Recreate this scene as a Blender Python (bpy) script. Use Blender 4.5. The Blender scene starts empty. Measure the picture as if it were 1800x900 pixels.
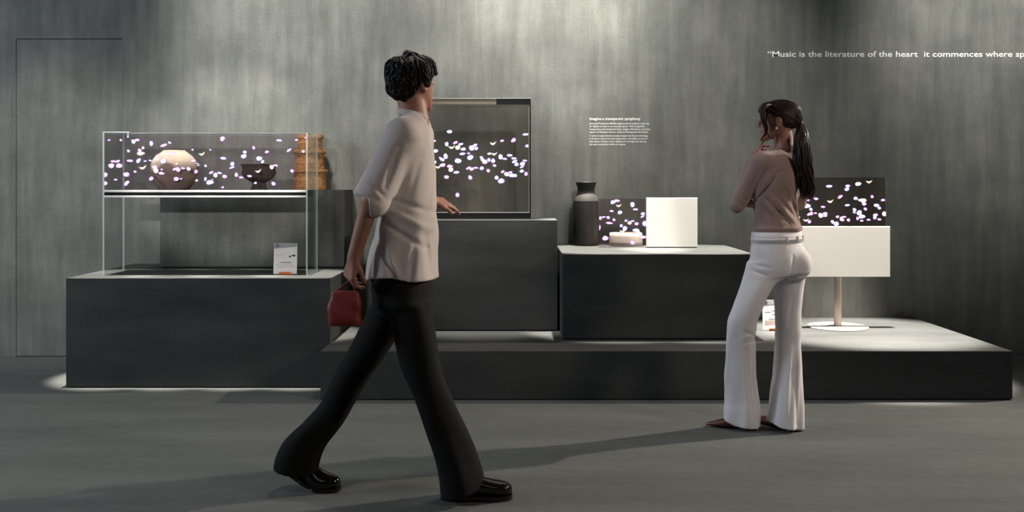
import bpy, bmesh, math, random
import numpy as np
from mathutils import Vector, Matrix

random.seed(7); rng = np.random.RandomState(7)
S = bpy.context.scene
C = S.collection
PI = math.pi

# ------------------------------------------------------------------ camera, world, lights, exposure
F = 1750.0; EYE = 1.3; HZ = 320.0
cam_d = bpy.data.cameras.new('camera'); cam = bpy.data.objects.new('camera', cam_d); C.objects.link(cam)
cam.location = (0, 0, EYE); cam.rotation_euler = (PI/2, 0, 0)
cam_d.sensor_width = 36; cam_d.lens = 35; cam_d.shift_y = -(450-HZ)/1800; cam_d.clip_end = 60
S.camera = cam
S.view_settings.view_transform = 'Standard'; S.view_settings.look = 'None'
S.view_settings.exposure = 0.0; S.view_settings.gamma = 1; S.view_settings.use_curve_mapping = False

w = bpy.data.worlds.new('world'); S.world = w; w.use_nodes = True
w.node_tree.nodes['Background'].inputs[0].default_value = (0.5, 0.55, 0.6, 1)
w.node_tree.nodes['Background'].inputs[1].default_value = 0.02

def spot(name, loc, target, power, angle, blend=0.6, col=(1, 0.95, 0.88), size=0.04):
    d = bpy.data.lights.new(name, 'SPOT'); o = bpy.data.objects.new(name, d); C.objects.link(o)
    o.location = loc; d.energy = power; d.spot_size = math.radians(angle); d.spot_blend = blend
    d.color = col; d.shadow_soft_size = size
    o.rotation_euler = (Vector(target)-Vector(loc)).to_track_quat('-Z', 'Y').to_euler()
    return o
def area(name, loc, target, power, sx, sy, col=(1, 1, 1)):
    d = bpy.data.lights.new(name, 'AREA'); o = bpy.data.objects.new(name, d); C.objects.link(o)
    d.shape = 'RECTANGLE'; d.size = sx; d.size_y = sy; d.energy = power; d.color = col
    o.location = loc; o.rotation_euler = (Vector(target)-Vector(loc)).to_track_quat('-Z', 'Y').to_euler()
    return o
WARM = (1, 0.93, 0.84); NEUT = (1, 0.97, 0.90)
# steep spots over each display
for x_ in (-2.62, -2.2, -1.78, -1.36):
    spot('spot_case', (x_, 6.30, 4.1), (x_, 6.57, 0.7), 2900, 13, 0.5, WARM)
spot('spot_screen', (-0.2, 6.5, 4.1), (-0.2, 6.95, 1.0), 1700, 24, 0.8, WARM)
for x_ in (0.68, 1.27):
    spot('spot_panel', (x_, 6.86, 4.1), (x_, 6.83, 0.9), 3900, 20, 0.45, WARM)
spot('spot_stand', (2.4, 6.725, 4.1), (2.4, 6.68, 0.4), 7000, 25.5, 0.6, WARM)
# wall washers
spot('washer_centre', (0.15, 5.7, 4.1), (0.2, 7.41, 3.0), 980, 60, 1.0, (1, 0.95, 0.87), 0.12)
spot('washer_left', (-1.7, 5.5, 4.1), (-1.6, 7.41, 2.3), 620, 56, 1.0, NEUT, 0.12)
spot('washer_far_left', (-3.0, 5.0, 4.1), (-3.4, 7.41, 1.0), 400, 34, 1.0, NEUT, 0.12)
spot('washer_right', (3.3, 5.6, 4.1), (3.6, 7.41, 2.6), 500, 60, 1.0, NEUT, 0.12)
spot('washer_middle', (1.3, 5.2, 4.1), (1.3, 7.41, 1.9), 380, 50, 1.0, NEUT, 0.12)
# downlights over the floor in front of the platform
for x_ in (-3.6, -0.2, 3.2):
    spot('spot_floor', (x_, 5.3, 4.2), (x_, 4.5, 0), 155, 88, 1.0, NEUT, 0.3)
# side key that throws the visitors' long shadows to the left, over the floor
spot('spot_side', (6.6, 7.1, 4.0), (0.3, 4.6, 0.3), 2000, 46, 0.6, (1, 0.88, 0.74), 0.05)
spot('visitor_fill', (5.2, 1.2, 3.8), (0.7, 4.7, 1.2), 480, 38, 0.9, (1, 0.86, 0.74), 0.4)  # added warm fill from the right front, to brighten the visitors
spot('spot_case_front', (-1.5, 1.2, 2.25), (-1.98, 6.6, 1.50), 1150, 15.5, 0.5, NEUT, 0.05)
spot('spot_screen_front', (1.2, 2.2, 4.1), (-0.1, 7.0, 1.75), 650, 24, 0.8, NEUT, 0.04)
area('side_fill', (-6.2, 3.4, 2.9), (-0.5, 5.7, 0.8), 175, 1.4, 1.4, (0.80, 0.88, 1.0))
area('ceiling_fill', (0, -1.0, 4.0), (0, 6.0, 0.8), 16, 3, 2, (0.92, 0.96, 1.0))

# ------------------------------------------------------------------ helpers
def W(px, py, Y):
    return Vector(((px-900)*Y/F, Y, EYE-(py-HZ)*Y/F))

def link(name, me, mat=None, parent=None, smooth=False):
    o = bpy.data.objects.new(name, me); C.objects.link(o)
    if mat is not None:
        for m in (mat if isinstance(mat, (list, tuple)) else [mat]): me.materials.append(m)
    if smooth:
        me.polygons.foreach_set('use_smooth', [True]*len(me.polygons))
    if parent is not None: o.parent = parent
    return o
def obj(name, bm, mat=None, parent=None, smooth=False):
    me = bpy.data.meshes.new(name); bm.normal_update(); bm.to_mesh(me); bm.free()
    return link(name, me, mat, parent, smooth)
def tag(o, label=None, cat=None, group=None, kind=None):
    if label: o['label'] = label
    if cat: o['category'] = cat
    if group: o['group'] = group
    if kind: o['kind'] = kind
    return o
def thing(name, loc, label, cat, group=None):
    o = bpy.data.objects.new(name, None); C.objects.link(o); o.location = loc; o.empty_display_size = 0.1
    tag(o, label, cat, group); return o
def seat(o, root):
    """shift a mesh authored in world space into its root's frame"""
    o.data.transform(Matrix.Translation(-root.location)); o.parent = root; return o

def box(bm, x0, x1, y0, y1, z0, z1, bev=0.0):
    b = bmesh.new(); bmesh.ops.create_cube(b, size=1.0)
    for v in b.verts:
        v.co = Vector(((x0+x1)/2+v.co.x*(x1-x0), (y0+y1)/2+v.co.y*(y1-y0), (z0+z1)/2+v.co.z*(z1-z0)))
    if bev > 0: bmesh.ops.bevel(b, geom=b.edges[:], offset=bev, segments=2, affect='EDGES', profile=0.5)
    me = bpy.data.meshes.new('t'); b.to_mesh(me); b.free(); bm.from_mesh(me); bpy.data.meshes.remove(me)
def lathe(bm, cx, cy, z0, prof, n=64):
    """prof: list of (r, z)"""
    rings = []
    for r, z in prof:
        if r < 1e-5: rings.append([bm.verts.new((cx, cy, z0+z))]*n)
        else: rings.append([bm.verts.new((cx+r*math.cos(2*PI*i/n), cy+r*math.sin(2*PI*i/n), z0+z)) for i in range(n)])
    for a, b in zip(rings[:-1], rings[1:]):
        for i in range(n):
            vs = [a[i], a[(i+1) % n], b[(i+1) % n], b[i]]
            u = []
            for v in vs:
                if v not in u: u.append(v)
            if len(u) > 2:
                try: bm.faces.new(u)
                except ValueError: pass
def smoothprof(pts, k=6):
    """Catmull-Rom through profile points"""
    P = [Vector((a, b)) for a, b in pts]; P = [P[0]*2-P[1]]+P+[P[-1]*2-P[-2]]
    out = []
    for i in range(1, len(P)-2):
        for j in range(k):
            t = j/k; a, b, c, d = P[i-1:i+3]
            q = 0.5*((2*b)+(-a+c)*t+(2*a-5*b+4*c-d)*t*t+(-a+3*b-3*c+d)*t**3)
            out.append((max(q.x, 0), q.y))
    out.append(tuple(P[-2])); return out
def tube(bm, pts, radii, n=6, cap=True):
    """tapered tube through points"""
    pts = [Vector(p) for p in pts]; rings = []
    up = Vector((0.13, 0.2, 1)).normalized()
    for i, p in enumerate(pts):
        t = (pts[min(i+1, len(pts)-1)]-pts[max(i-1, 0)]).normalized()
        a = t.cross(up)
        if a.length < 1e-3: a = t.cross(Vector((1, 0, 0)))
        a.normalize(); b = t.cross(a)
        r = radii[i] if hasattr(radii, '__len__') else radii
        rings.append([bm.verts.new(p+(a*math.cos(2*PI*k/n)+b*math.sin(2*PI*k/n))*r) for k in range(n)])
    for A, B in zip(rings[:-1], rings[1:]):
        for k in range(n): bm.faces.new([A[k], A[(k+1) % n], B[(k+1) % n], B[k]])
    if cap:
        bm.faces.new(rings[0][::-1]); bm.faces.new(rings[-1])
def spline(pts, n):
    P = [Vector(p) for p in pts]; P = [P[0]*2-P[1]]+P+[P[-1]*2-P[-2]]; out = []
    m = len(P)-3
    for j in range(n):
        u = j/(n-1)*m; i = min(int(u), m-1); t = u-i; a, b, c, d = P[i:i+4]
        out.append(0.5*((2*b)+(-a+c)*t+(2*a-5*b+4*c-d)*t*t+(-a+3*b-3*c+d)*t**3))
    return out

# ------------------------------------------------------------------ materials
def nt(name):
    m = bpy.data.materials.new(name); m.use_nodes = True
    t = m.node_tree; b = t.nodes['Principled BSDF']; return m, t, b
def N(t, kind, **kw):
    n = t.nodes.new(kind)
    for k, v in kw.items():
        if k in n.inputs: n.inputs[k].default_value = v
        else: setattr(n, k, v)
    return n
def ramp(t, fac, stops):
    r = t.nodes.new('ShaderNodeValToRGB'); e = r.color_ramp.elements
    e[0].position, e[0].color = stops[0][0], (*stops[0][1], 1)
    e[1].position, e[1].color = stops[1][0], (*stops[1][1], 1)
    for p, c in stops[2:]:
        x = e.new(p); x.color = (*c, 1)
    t.links.new(fac, r.inputs[0]); return r
def coords(t, scale=(1, 1, 1), rot=(0, 0, 0)):
    tc = t.nodes.new('ShaderNodeTexCoord'); mp = t.nodes.new('ShaderNodeMapping')
    mp.inputs['Scale'].default_value = scale; mp.inputs['Rotation'].default_value = rot
    t.links.new(tc.outputs['Object'], mp.inputs[0]); return mp.outputs[0]
def noisy(name, c0, c1, scale=(1, 1, 1), ns=8, detail=8, rough=0.8, bump=0.2, dist=0.004, spec=0.3, metal=0, fine=(120, 0.3), rot=(0, 0, 0), rg=0.6, lo=0.32, hi=0.68):
    m, t, b = nt(name)
    v = coords(t, scale, rot)
    n = N(t, 'ShaderNodeTexNoise', Scale=ns, Detail=detail, Roughness=rg); t.links.new(v, n.inputs['Vector'])
    v2 = coords(t)
    f = N(t, 'ShaderNodeTexNoise', Scale=fine[0], Detail=4, Roughness=0.7); t.links.new(v2, f.inputs['Vector'])
    mx = N(t, 'ShaderNodeMix', data_type='FLOAT'); mx.inputs[0].default_value = fine[1]
    t.links.new(n.outputs['Fac'], mx.inputs[2]); t.links.new(f.outputs['Fac'], mx.inputs[3])
    r = ramp(t, mx.outputs[0], [(lo, c0), (hi, c1)])
    t.links.new(r.outputs[0], b.inputs['Base Color'])
    bp = N(t, 'ShaderNodeBump', Strength=bump, Distance=dist); t.links.new(mx.outputs[0], bp.inputs['Height'])
    t.links.new(bp.outputs[0], b.inputs['Normal'])
    b.inputs['Roughness'].default_value = rough; b.inputs['Specular IOR Level'].default_value = spec
    b.inputs['Metallic'].default_value = metal
    return m
def plain(name, c, rough=0.5, metal=0, spec=0.5, emit=None):
    m, t, b = nt(name)
    n = N(t, 'ShaderNodeTexNoise', Scale=60, Detail=3); t.links.new(coords(t), n.inputs['Vector'])
    k = 0.985
    r = ramp(t, n.outputs['Fac'], [(0.3, tuple(x*k for x in c)), (0.7, tuple(min(1, x/k) for x in c))])
    t.links.new(r.outputs[0], b.inputs['Base Color'])
    b.inputs['Roughness'].default_value = rough; b.inputs['Metallic'].default_value = metal
    b.inputs['Specular IOR Level'].default_value = spec
    if emit: b.inputs['Emission Color'].default_value = (*emit[0], 1); b.inputs['Emission Strength'].default_value = emit[1]
    return m
def glassm(name, tint, ior=1.45, gl=1.0):
    m = bpy.data.materials.new(name); m.use_nodes = True; t = m.node_tree; t.nodes.clear()
    out = N(t, 'ShaderNodeOutputMaterial'); tr = N(t, 'ShaderNodeBsdfTransparent'); tr.inputs[0].default_value = (*tint, 1)
    g = N(t, 'ShaderNodeBsdfGlossy'); g.inputs['Roughness'].default_value = 0.02; g.inputs[0].default_value = (gl, gl, gl, 1)
    lw = N(t, 'ShaderNodeLayerWeight', Blend=0.5); pw = N(t, 'ShaderNodeMath', operation='POWER'); pw.inputs[1].default_value = 4.5
    f = N(t, 'ShaderNodeMath', operation='MULTIPLY_ADD'); f.inputs[1].default_value = 0.8; f.inputs[2].default_value = ((ior-1)/(ior+1))**2
    t.links.new(lw.outputs['Facing'], pw.inputs[0]); t.links.new(pw.outputs[0], f.inputs[0]); mx = N(t, 'ShaderNodeMixShader')
    t.links.new(f.outputs[0], mx.inputs[0]); t.links.new(tr.outputs[0], mx.inputs[1]); t.links.new(g.outputs[0], mx.inputs[2])
    t.links.new(mx.outputs[0], out.inputs[0]); return m

def wall_material(name, k=1.0, grain_z=True):
    """trowelled cement plaster: cloudy patches, vertical drag marks, fine grain"""
    m, t, b = nt(name)
    drag = N(t, 'ShaderNodeTexNoise', Scale=9, Detail=6, Roughness=0.6)
    t.links.new(coords(t, (1.6, 1.6, 0.16) if grain_z else (0.25, 1.5, 1.6)), drag.inputs['Vector'])
    cloud = N(t, 'ShaderNodeTexNoise', Scale=2.4, Detail=7, Roughness=0.62); t.links.new(coords(t), cloud.inputs['Vector'])
    grain = N(t, 'ShaderNodeTexNoise', Scale=95, Detail=5, Roughness=0.8); t.links.new(coords(t), grain.inputs['Vector'])
    a = N(t, 'ShaderNodeMix', data_type='FLOAT'); a.inputs[0].default_value = 0.45
    t.links.new(cloud.outputs['Fac'], a.inputs[2]); t.links.new(drag.outputs['Fac'], a.inputs[3])
    c = N(t, 'ShaderNodeMix', data_type='FLOAT'); c.inputs[0].default_value = 0.40
    t.links.new(a.outputs[0], c.inputs[2]); t.links.new(grain.outputs['Fac'], c.inputs[3])
    r = ramp(t, c.outputs[0], [(0.37, (0.082*k, 0.088*k, 0.080*k)), (0.65, (0.232*k, 0.234*k, 0.212*k)), (0.5, (0.140*k, 0.146*k, 0.133*k))])
    t.links.new(r.outputs[0], b.inputs['Base Color'])
    bp = N(t, 'ShaderNodeBump', Strength=0.35, Distance=0.004); t.links.new(c.outputs[0], bp.inputs['Height'])
    t.links.new(bp.outputs[0], b.inputs['Normal']); b.inputs['Roughness'].default_value = 0.8
    b.inputs['Specular IOR Level'].default_value = 0.25
    return m
M = {}
M['wall'] = wall_material('cement_plaster')
M['plinth'] = noisy('dark_cement_board', (0.022, 0.024, 0.0235), (0.056, 0.059, 0.057), (0.35, 1, 1.3), 3.4, 11, 0.78, 0.15, 0.002, 0.25, fine=(60, 0.3))
M['plaster_box'] = wall_material('dark_cement_plaster', 0.5)
M['floor'] = noisy('dark_stone_floor', (0.080, 0.086, 0.083), (0.122, 0.129, 0.124), (0.35, 1.4, 1), 2.6, 12, 0.85, 1.0, 0.012, 0.2, fine=(16, 0.35), rot=(0, 0, 0.3))
M['dark'] = plain('dark_paint', (0.03, 0.031, 0.032), 0.9, spec=0.1)
M['gap'] = plain('shadow_gap', (0.012, 0.012, 0.013), 0.9, spec=0.1)
M['white_panel'] = plain('satin_white_lacquer', (0.80, 0.77, 0.72), 0.5)
M['cream_metal'] = plain('cream_powder_coat', (0.37, 0.325, 0.29), 0.5)
M['alu'] = plain('brushed_aluminium', (0.75, 0.75, 0.75), 0.32, 0.6)
M['black'] = plain('black_gloss', (0.01, 0.01, 0.011), 0.18)
M['bronze'] = plain('painted_mirror_reflection', (0.12, 0.10, 0.075), 0.4, 0.2)  # brown reflection of the mirror band, put into its base colour
M['glass'] = glassm('clear_glass', (0.93, 0.955, 0.94), 1.25, 0.9)
M['glass_disp'] = glassm('display_glass', (0.80, 0.765, 0.785), 1.3, 0.7)
M['glass_tv'] = glassm('smoked_display_glass', (0.68, 0.665, 0.64), 1.4, 0.8)
M['glass_stand'] = glassm('tinted_display_glass', (0.74, 0.69, 0.66), 1.3, 0.7)
m, t, b = nt('polished_glass_edge'); M['edge'] = m
b.inputs['Base Color'].default_value = (0.62, 0.74, 0.72, 1); b.inputs['Roughness'].default_value = 0.15; b.inputs['Alpha'].default_value = 0.5
m, t, b = nt('screen_petals'); M['petal'] = m
at = N(t, 'ShaderNodeAttribute', attribute_name='Col'); em = N(t, 'ShaderNodeEmission', Strength=1.0)
t.links.new(at.outputs['Color'], em.inputs['Color']); t.links.new(em.outputs[0], t.nodes['Material Output'].inputs[0])
M['text'] = plain('white_vinyl', (0.95, 0.95, 0.92), 0.6)
M['card'] = plain('card_white', (0.86, 0.82, 0.78), 0.6)
M['ink'] = plain('black_ink', (0.03, 0.03, 0.03), 0.7)
M['ink_grey'] = plain('grey_ink', (0.50, 0.48, 0.46), 0.7)
M['ink_band'] = plain('grey_band_ink', (0.36, 0.37, 0.37), 0.7)
M['orange'] = plain('orange_acrylic', (0.62, 0.13, 0.03), 0.4)

# ------------------------------------------------------------------ the room
XL, XR, YB, YW, ZC = -8.0, 9.0, -3.0, 7.41, 4.3
bm = bmesh.new(); box(bm, XL, XR, YB, YW+0.1, -0.1, 0); floor = tag(obj('floor', bm, M['floor']), kind='structure')
# gallery wall with the opening of the flush service door
DX0, DX1, DZ = -3.692, -2.902, 2.367
bm = bmesh.new()
box(bm, XL, DX0, YW, YW+0.1, 0, ZC); box(bm, DX1, XR, YW, YW+0.1, 0, ZC); box(bm, DX0, DX1, YW, YW+0.1, DZ, ZC)
tag(obj('wall_back', bm, M['wall']), kind='structure')
bm = bmesh.new(); box(bm, DX0-0.02, DX1+0.02, YW+0.101, YW+0.13, 0, DZ+0.03); tag(obj('gap_backing_1', bm, M['gap']), kind='structure')  # dark sheet added behind the door so its gaps read black
bm = bmesh.new(); box(bm, DX0+0.004, DX1-0.0015, YW+0.001, YW+0.1, 0.006, DZ-0.005); tag(obj('door_1', bm, M['wall']), kind='structure')
for nm, a in (('wall_left', (XL-0.1, XL, YB, YW, 0, ZC)), ('wall_right', (XR, XR+0.1, YB, YW, 0, ZC)),
              ('wall_front', (XL, XR, YB-0.1, YB, 0, ZC)), ('ceiling', (XL, XR, YB, YW, ZC, ZC+0.1))):
    bm = bmesh.new(); box(bm, *a); tag(obj(nm, bm, M['dark']), kind='structure')

# ------------------------------------------------------------------ plinths
def plinth(name, x0, x1, y0, y1, z0, z1, label, mat='plinth'):
    r = thing(name, ((x0+x1)/2, (y0+y1)/2, z0), label, 'plinth')
    sk = 0.006
    bm = bmesh.new(); box(bm, x0+0.008, x1-0.008, y0+0.008, y1, z0, z0+sk)
    seat(obj('recessed_base', bm, M['gap']), r)
    bm = bmesh.new(); box(bm, x0, x1, y0, y1, z0+sk, z1, 0.0025)
    seat(obj('block', bm, M[mat]), r)
    return r
e = 0.001
plinth('display_platform', -1.142, 2.983, 5.932, YW-e, 0, 0.293, 'long low dark grey platform running under the plinths on the floor')
plinth('plinth', -2.816, -1.146, 6.285, YW-e, 0, 0.693, 'wide dark grey block carrying the glass-legged display case')
plinth('plinth', -2.49, -1.185, 7.04, YW-2*e, 0.694, 1.244, 'grey box behind the glass case with the woven baskets on it', 'plaster_box')
plinth('plinth', -0.865, 0.3075, 6.726, YW-e, 0.294, 1.0425, 'dark plinth under the large transparent screen')
plinth('plinth', 0.324, 1.556, 6.362, YW-e, 0.294, 0.839, 'dark plinth carrying the black vase and square white panel')

# ------------------------------------------------------------------ panes, petals
def pane(name, x0, x1, y0, y1, z0, z1, mat, root):
    """slab of glass with its big faces in mat and its narrow faces in polished edge"""
    bm = bmesh.new(); bmesh.ops.create_cube(bm, size=1)
    for v in bm.verts: v.co = Vector(((x0+x1)/2+v.co.x*(x1-x0), (y0+y1)/2+v.co.y*(y1-y0), (z0+z1)/2+v.co.z*(z1-z0)))
    d = (x1-x0, y1-y0, z1-z0); ax = d.index(min(d))
    bm.normal_update()
    for f in bm.faces: f.material_index = 0 if abs(f.normal[ax]) > 0.5 else 1
    return seat(obj(name, bm, [mat, M['edge']]), root)

RIM = {'p': (0.95, 0.30, 1.0), 'b': (0.42, 0.34, 1.0), 'v': (0.7, 0.4, 1.0), 'w': (0.75, 0.65, 1.0), 'y': (0.95, 0.62, 0.5), 'c': (0.95, 0.7, 0.45)}
CORE = {'p': (1.25, 1.0, 1.5), 'b': (1.25, 1.25, 1.6), 'v': (1.1, 0.9, 1.5), 'w': (1.5, 1.45, 1.5), 'y': (1.5, 1.4, 1.25), 'c': (1.5, 1.35, 1.1)}
def petals(name, spec, ox, oy, sc, Y, root, xlim, zlim):
    """lit petals of the screen and drawn-in mirror images of them: a white core with a coloured rim each"""
    verts = []; faces = []; cols = []; out = []
    rr = random.Random(len(spec))
    k = Y/F
    def blob(cx, cz, wd, ht, ang, kind, depth, col):
        n = 12; base = len(verts); ca, sa = math.cos(ang), math.sin(ang)
        pts = []
        if kind == 'c':
            for i in range(8):
                u = -1+2*i/7; pts.append((u*wd/2, (u*u-0.5)*ht*0.62-ht*0.24*(1-u*u)-0.07*ht+u*ht*0.12))
            for i in range(8):
                u = 1-2*i/7; pts.append((u*wd/2, (u*u-0.5)*ht*0.62+ht*0.24*(1-u*u)+0.07*ht+u*ht*0.12))
        else:
            ph = rr.random()*6
            for i in range(n):
                a = 2*PI*i/n; q = 1+0.13*math.sin(2*a+ph)+0.08*math.sin(3*a+ph*2)
                pts.append((wd/2*q*math.cos(a), ht/2*q*math.sin(a)))
        for u, v in pts:
            x = min(max(cx+u*ca-v*sa, xlim[0]), xlim[1]); z = min(max(cz+u*sa+v*ca, zlim[0]), zlim[1])
            verts.append((x, Y+depth, z)); cols.append((*col, 1))
        faces.append(list(range(base, len(verts))))
    for i, s in enumerate(spec):
        x, y, wd, ht = s[:4]; ang = 0; kd = 'b'
        for q in s[4:]:
            if isinstance(q, str): kd = q
            else: ang = -math.radians(q)
        p = ((ox+x/sc-900)*k, EYE-(oy+y/sc-HZ)*k)
        wd = wd/sc*k*1.08; ht = ht/sc*k*1.08; g = 0.0032
        verts.clear(); faces.clear(); cols.clear()
        blob(p[0], p[1], wd+g*1.3, ht+g*1.3, ang, kd, -0.0006-i*0.000002, RIM[kd])
        blob(p[0], p[1], wd*0.98, ht*0.96, ang, kd, -0.0014-i*0.000002, CORE[kd])
        me = bpy.data.meshes.new(name); me.from_pydata(verts, [], faces); me.update()
        ca = me.color_attributes.new('Col', 'FLOAT_COLOR', 'POINT'); ca.data.foreach_set('color', np.array(cols, dtype=np.float32).ravel())
        seat(link(name, me, M['petal']), root)

L1 = [(220,182,30,14,'v'),(363,182,25,20,'p'),(268,440,50,18,'p'),(322,440,55,22,-10,'p'),(247,493,60,50,'p'),(343,493,62,52,'p'),(172,603,50,48,'p'),(430,600,62,48,'p'),(172,708,40,48,30,'p'),(434,706,60,40,-45,'p'),(300,663,40,14,'v'),  # these leftmost petals are reflections in the side glass, drawn in
(450,112,15,12),(450,140,18,18),(517,200,48,42,'b'),(562,181,55,22,'p'),(734,222,36,56,'b'),(885,245,72,26,-20,'p'),(957,213,34,20,30,'b'),(633,276,28,26,'y'),(593,308,40,36,'p'),(605,345,82,36,5,'y'),(456,314,32,26,'p'),(474,433,64,24,'p'),(578,432,54,40,-40,'b'),(660,438,34,12,'b'),(723,431,36,14,10),(820,362,28,12,'p'),(808,418,40,26,'b'),(882,436,70,52,'b'),(940,347,64,28,10,'b'),(1018,340,34,18,-20,'p'),(1043,470,26,12,'y'),(630,512,82,34,-10,'c'),(536,566,34,18,'p'),(775,510,64,34,'p'),(790,552,54,54,'y'),(861,540,22,16,'b'),(858,586,62,28,8,'p'),(733,650,50,34,-30,'p'),(1030,532,70,24,-15,'p'),(1062,544,44,42,'p'),(1120,524,50,14,5,'p'),(1188,532,44,36,'b'),(1038,654,50,44,'p'),(1096,653,22,12),(1236,300,24,14,'p'),(1245,432,54,20,'p'),(1295,466,24,8),(1308,487,26,10),(1278,565,36,36,'p'),(1286,673,24,22,'y'),(1350,346,66,30,-10,'c')]
L2 = [(68,300,22,12,'p'),(215,165,62,40,-45,'p'),(225,403,62,28,10,'b'),(10,495,28,24,'b'),(335,472,48,40,'b'),(330,515,52,22,-20,'v'),(595,275,30,32,'p'),(487,328,40,32,'b'),(474,378,60,44,'b'),(756,325,44,24,-20,'p'),(662,405,68,44,'b'),(704,444,28,40,20,'b'),(904,185,56,24,5,'b'),(1025,305,52,24,-30,'p'),(1116,180,36,16,'p'),(1240,150,50,16,'p'),(1198,320,34,24,'b'),(1258,482,44,32,-30,'b'),(1062,558,34,36,'p'),(862,490,46,20,8,'p'),(814,510,44,42,'y'),(650,556,62,30,-10,'c'),(545,620,50,20,'p'),(616,703,34,18,'b'),(836,712,46,36,'p'),(78,577,44,26,-20,'p'),(130,608,44,46,'y'),(180,582,50,20,8,'b'),(242,624,48,36,'p'),(384,604,38,40,'p'),(442,636,48,18,8,'p'),(8,655,24,44,'b'),(62,696,74,52,'b'),(218,756,30,16,'p'),(92,662,18,8)]
T1 = [(376,268,32,16,'w'),(880,286,40,12,'w'),(890,362,26,18,'b'),(797,324,30,20,-30,'p'),(722,328,20,12,-20,'p'),(662,343,36,18,'c'),(244,338,26,18,'b'),(270,328,28,12,'p'),(233,374,32,28,'p'),(284,395,28,20,'b'),(357,350,20,26,'b'),(414,340,26,14,-30,'p'),(390,368,38,18,'c'),(430,372,30,24,'y'),(450,350,30,12,'b'),(466,383,34,16,'b'),(522,376,34,28,'b'),(542,358,32,14,-30,'b'),(552,378,20,20,'b'),(460,414,34,14,'b'),(502,411,18,8,'p'),(350,430,24,32,'b'),(314,440,16,8,'p'),(328,452,26,20,'b'),(432,460,38,28,'b'),(512,438,36,28,'b'),(168,440,50,14,'w'),(150,468,38,28,'w'),(152,488,24,22,'p'),(214,462,42,16,-20,'b'),(258,448,32,24,'w'),(272,468,28,20,'w'),(250,482,14,10),(300,498,36,16,'c'),(330,488,32,20,-20,'p'),(378,496,34,16,'p'),(384,518,28,24,'y'),(420,536,34,14,'b'),(356,567,26,20,'p'),(200,541,26,24,'p'),(201,573,18,10),(428,685,24,22,'p'),(512,570,24,22,'p'),(500,508,30,12,-20,'v'),(522,514,26,18,'p'),(550,506,30,8,'v'),(588,509,24,20,'b'),(586,438,20,14,'b'),(592,452,20,14,'w'),(608,466,34,24,'p'),(636,454,20,20,'b'),(663,460,22,26,'b'),(672,491,20,14,'p'),(631,525,20,18,'p'),(638,413,24,10,'w'),(670,412,34,16,'c'),(712,434,26,26,'w'),(740,447,28,10,'v'),(772,424,32,14,'b'),(800,444,30,12,'b'),(804,464,30,16,-20,'b'),(817,483,24,22,'b'),(856,480,28,24,'b'),(853,500,26,10,-20,'v'),(872,459,26,10,'p'),(852,528,24,18,'b'),(880,546,20,20,'p'),(726,532,22,12,-20,'p'),(752,548,26,24,'y'),(776,536,28,10,'v'),(786,556,32,24,'b'),(808,557,22,18,'b'),(686,571,20,26,'b'),(716,593,38,28,'b')]
P1 = [(585,272,44,38,'b'),(628,257,50,22,'p'),(645,305,50,24,'c'),(790,297,36,52,'b'),(822,348,44,18,'b'),(570,366,36,16,'p'),(658,380,38,38,'b'),(900,394,34,28,'b'),(896,424,38,14,-20,'v'),(450,440,28,32,'p'),(487,429,34,12,'p'),(534,434,32,24,'b'),(595,458,24,24,'p'),(546,492,62,18,5,'p'),(446,540,10,50,'p'),(722,467,30,16,-25,'v'),(760,490,32,32,'y'),(792,471,34,12,'b'),(834,500,32,30,'p'),(672,520,24,32,'b'),(710,550,44,42,'b'),(686,574,54,24,'c'),(918,498,40,50,'b'),(828,568,60,34,'b'),(846,606,54,44,'w'),(905,640,56,26,'p'),(504,652,54,42,'p'),(792,698,44,34,'p')]
R1 = [(232,82,28,12,'b'),(330,80,22,10,'p'),(326,97,22,16,-30,'b'),(385,70,28,16,'w'),(443,57,28,12,'c'),(290,138,24,12,-30,'p'),(238,160,28,14,'c'),(163,148,22,10,'p'),(122,156,14,8,'p'),(100,162,12,10,'b'),(116,186,30,22,'b'),(136,204,14,16,'b'),(372,146,20,14,'b'),(408,156,38,16,'y'),(416,174,22,16,'p'),(459,137,14,12,'p'),(516,155,18,10,'p'),(328,182,22,10,'b'),(200,191,20,8,'p'),(482,183,24,16,'b'),(497,197,14,14,'b'),(366,206,18,14,'b'),(423,202,14,14,'p'),(391,222,26,22,'b'),(365,220,14,8,'v'),(405,242,28,20,'b'),(476,234,22,14,'p'),(473,247,16,16,'b'),(524,228,22,20,'y'),(497,257,18,8,'p'),(440,259,16,8,'p'),(404,264,14,8,'p'),(382,252,12,14,'p'),(334,260,14,14,'p'),(311,244,18,8,'p'),(297,254,16,18,'y'),(276,243,16,10,'p'),(304,260,14,10,'v'),(250,270,14,18,'b'),(270,280,26,18,'b'),(211,226,22,12,'b'),(188,236,24,20,'w'),(212,238,16,10,'p'),(160,224,14,6,'p'),(138,226,16,16,'p'),(126,230,20,10,-20,'p'),(110,259,26,12,'c'),(128,269,16,14,'p'),(70,246,14,10,'b')]

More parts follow.
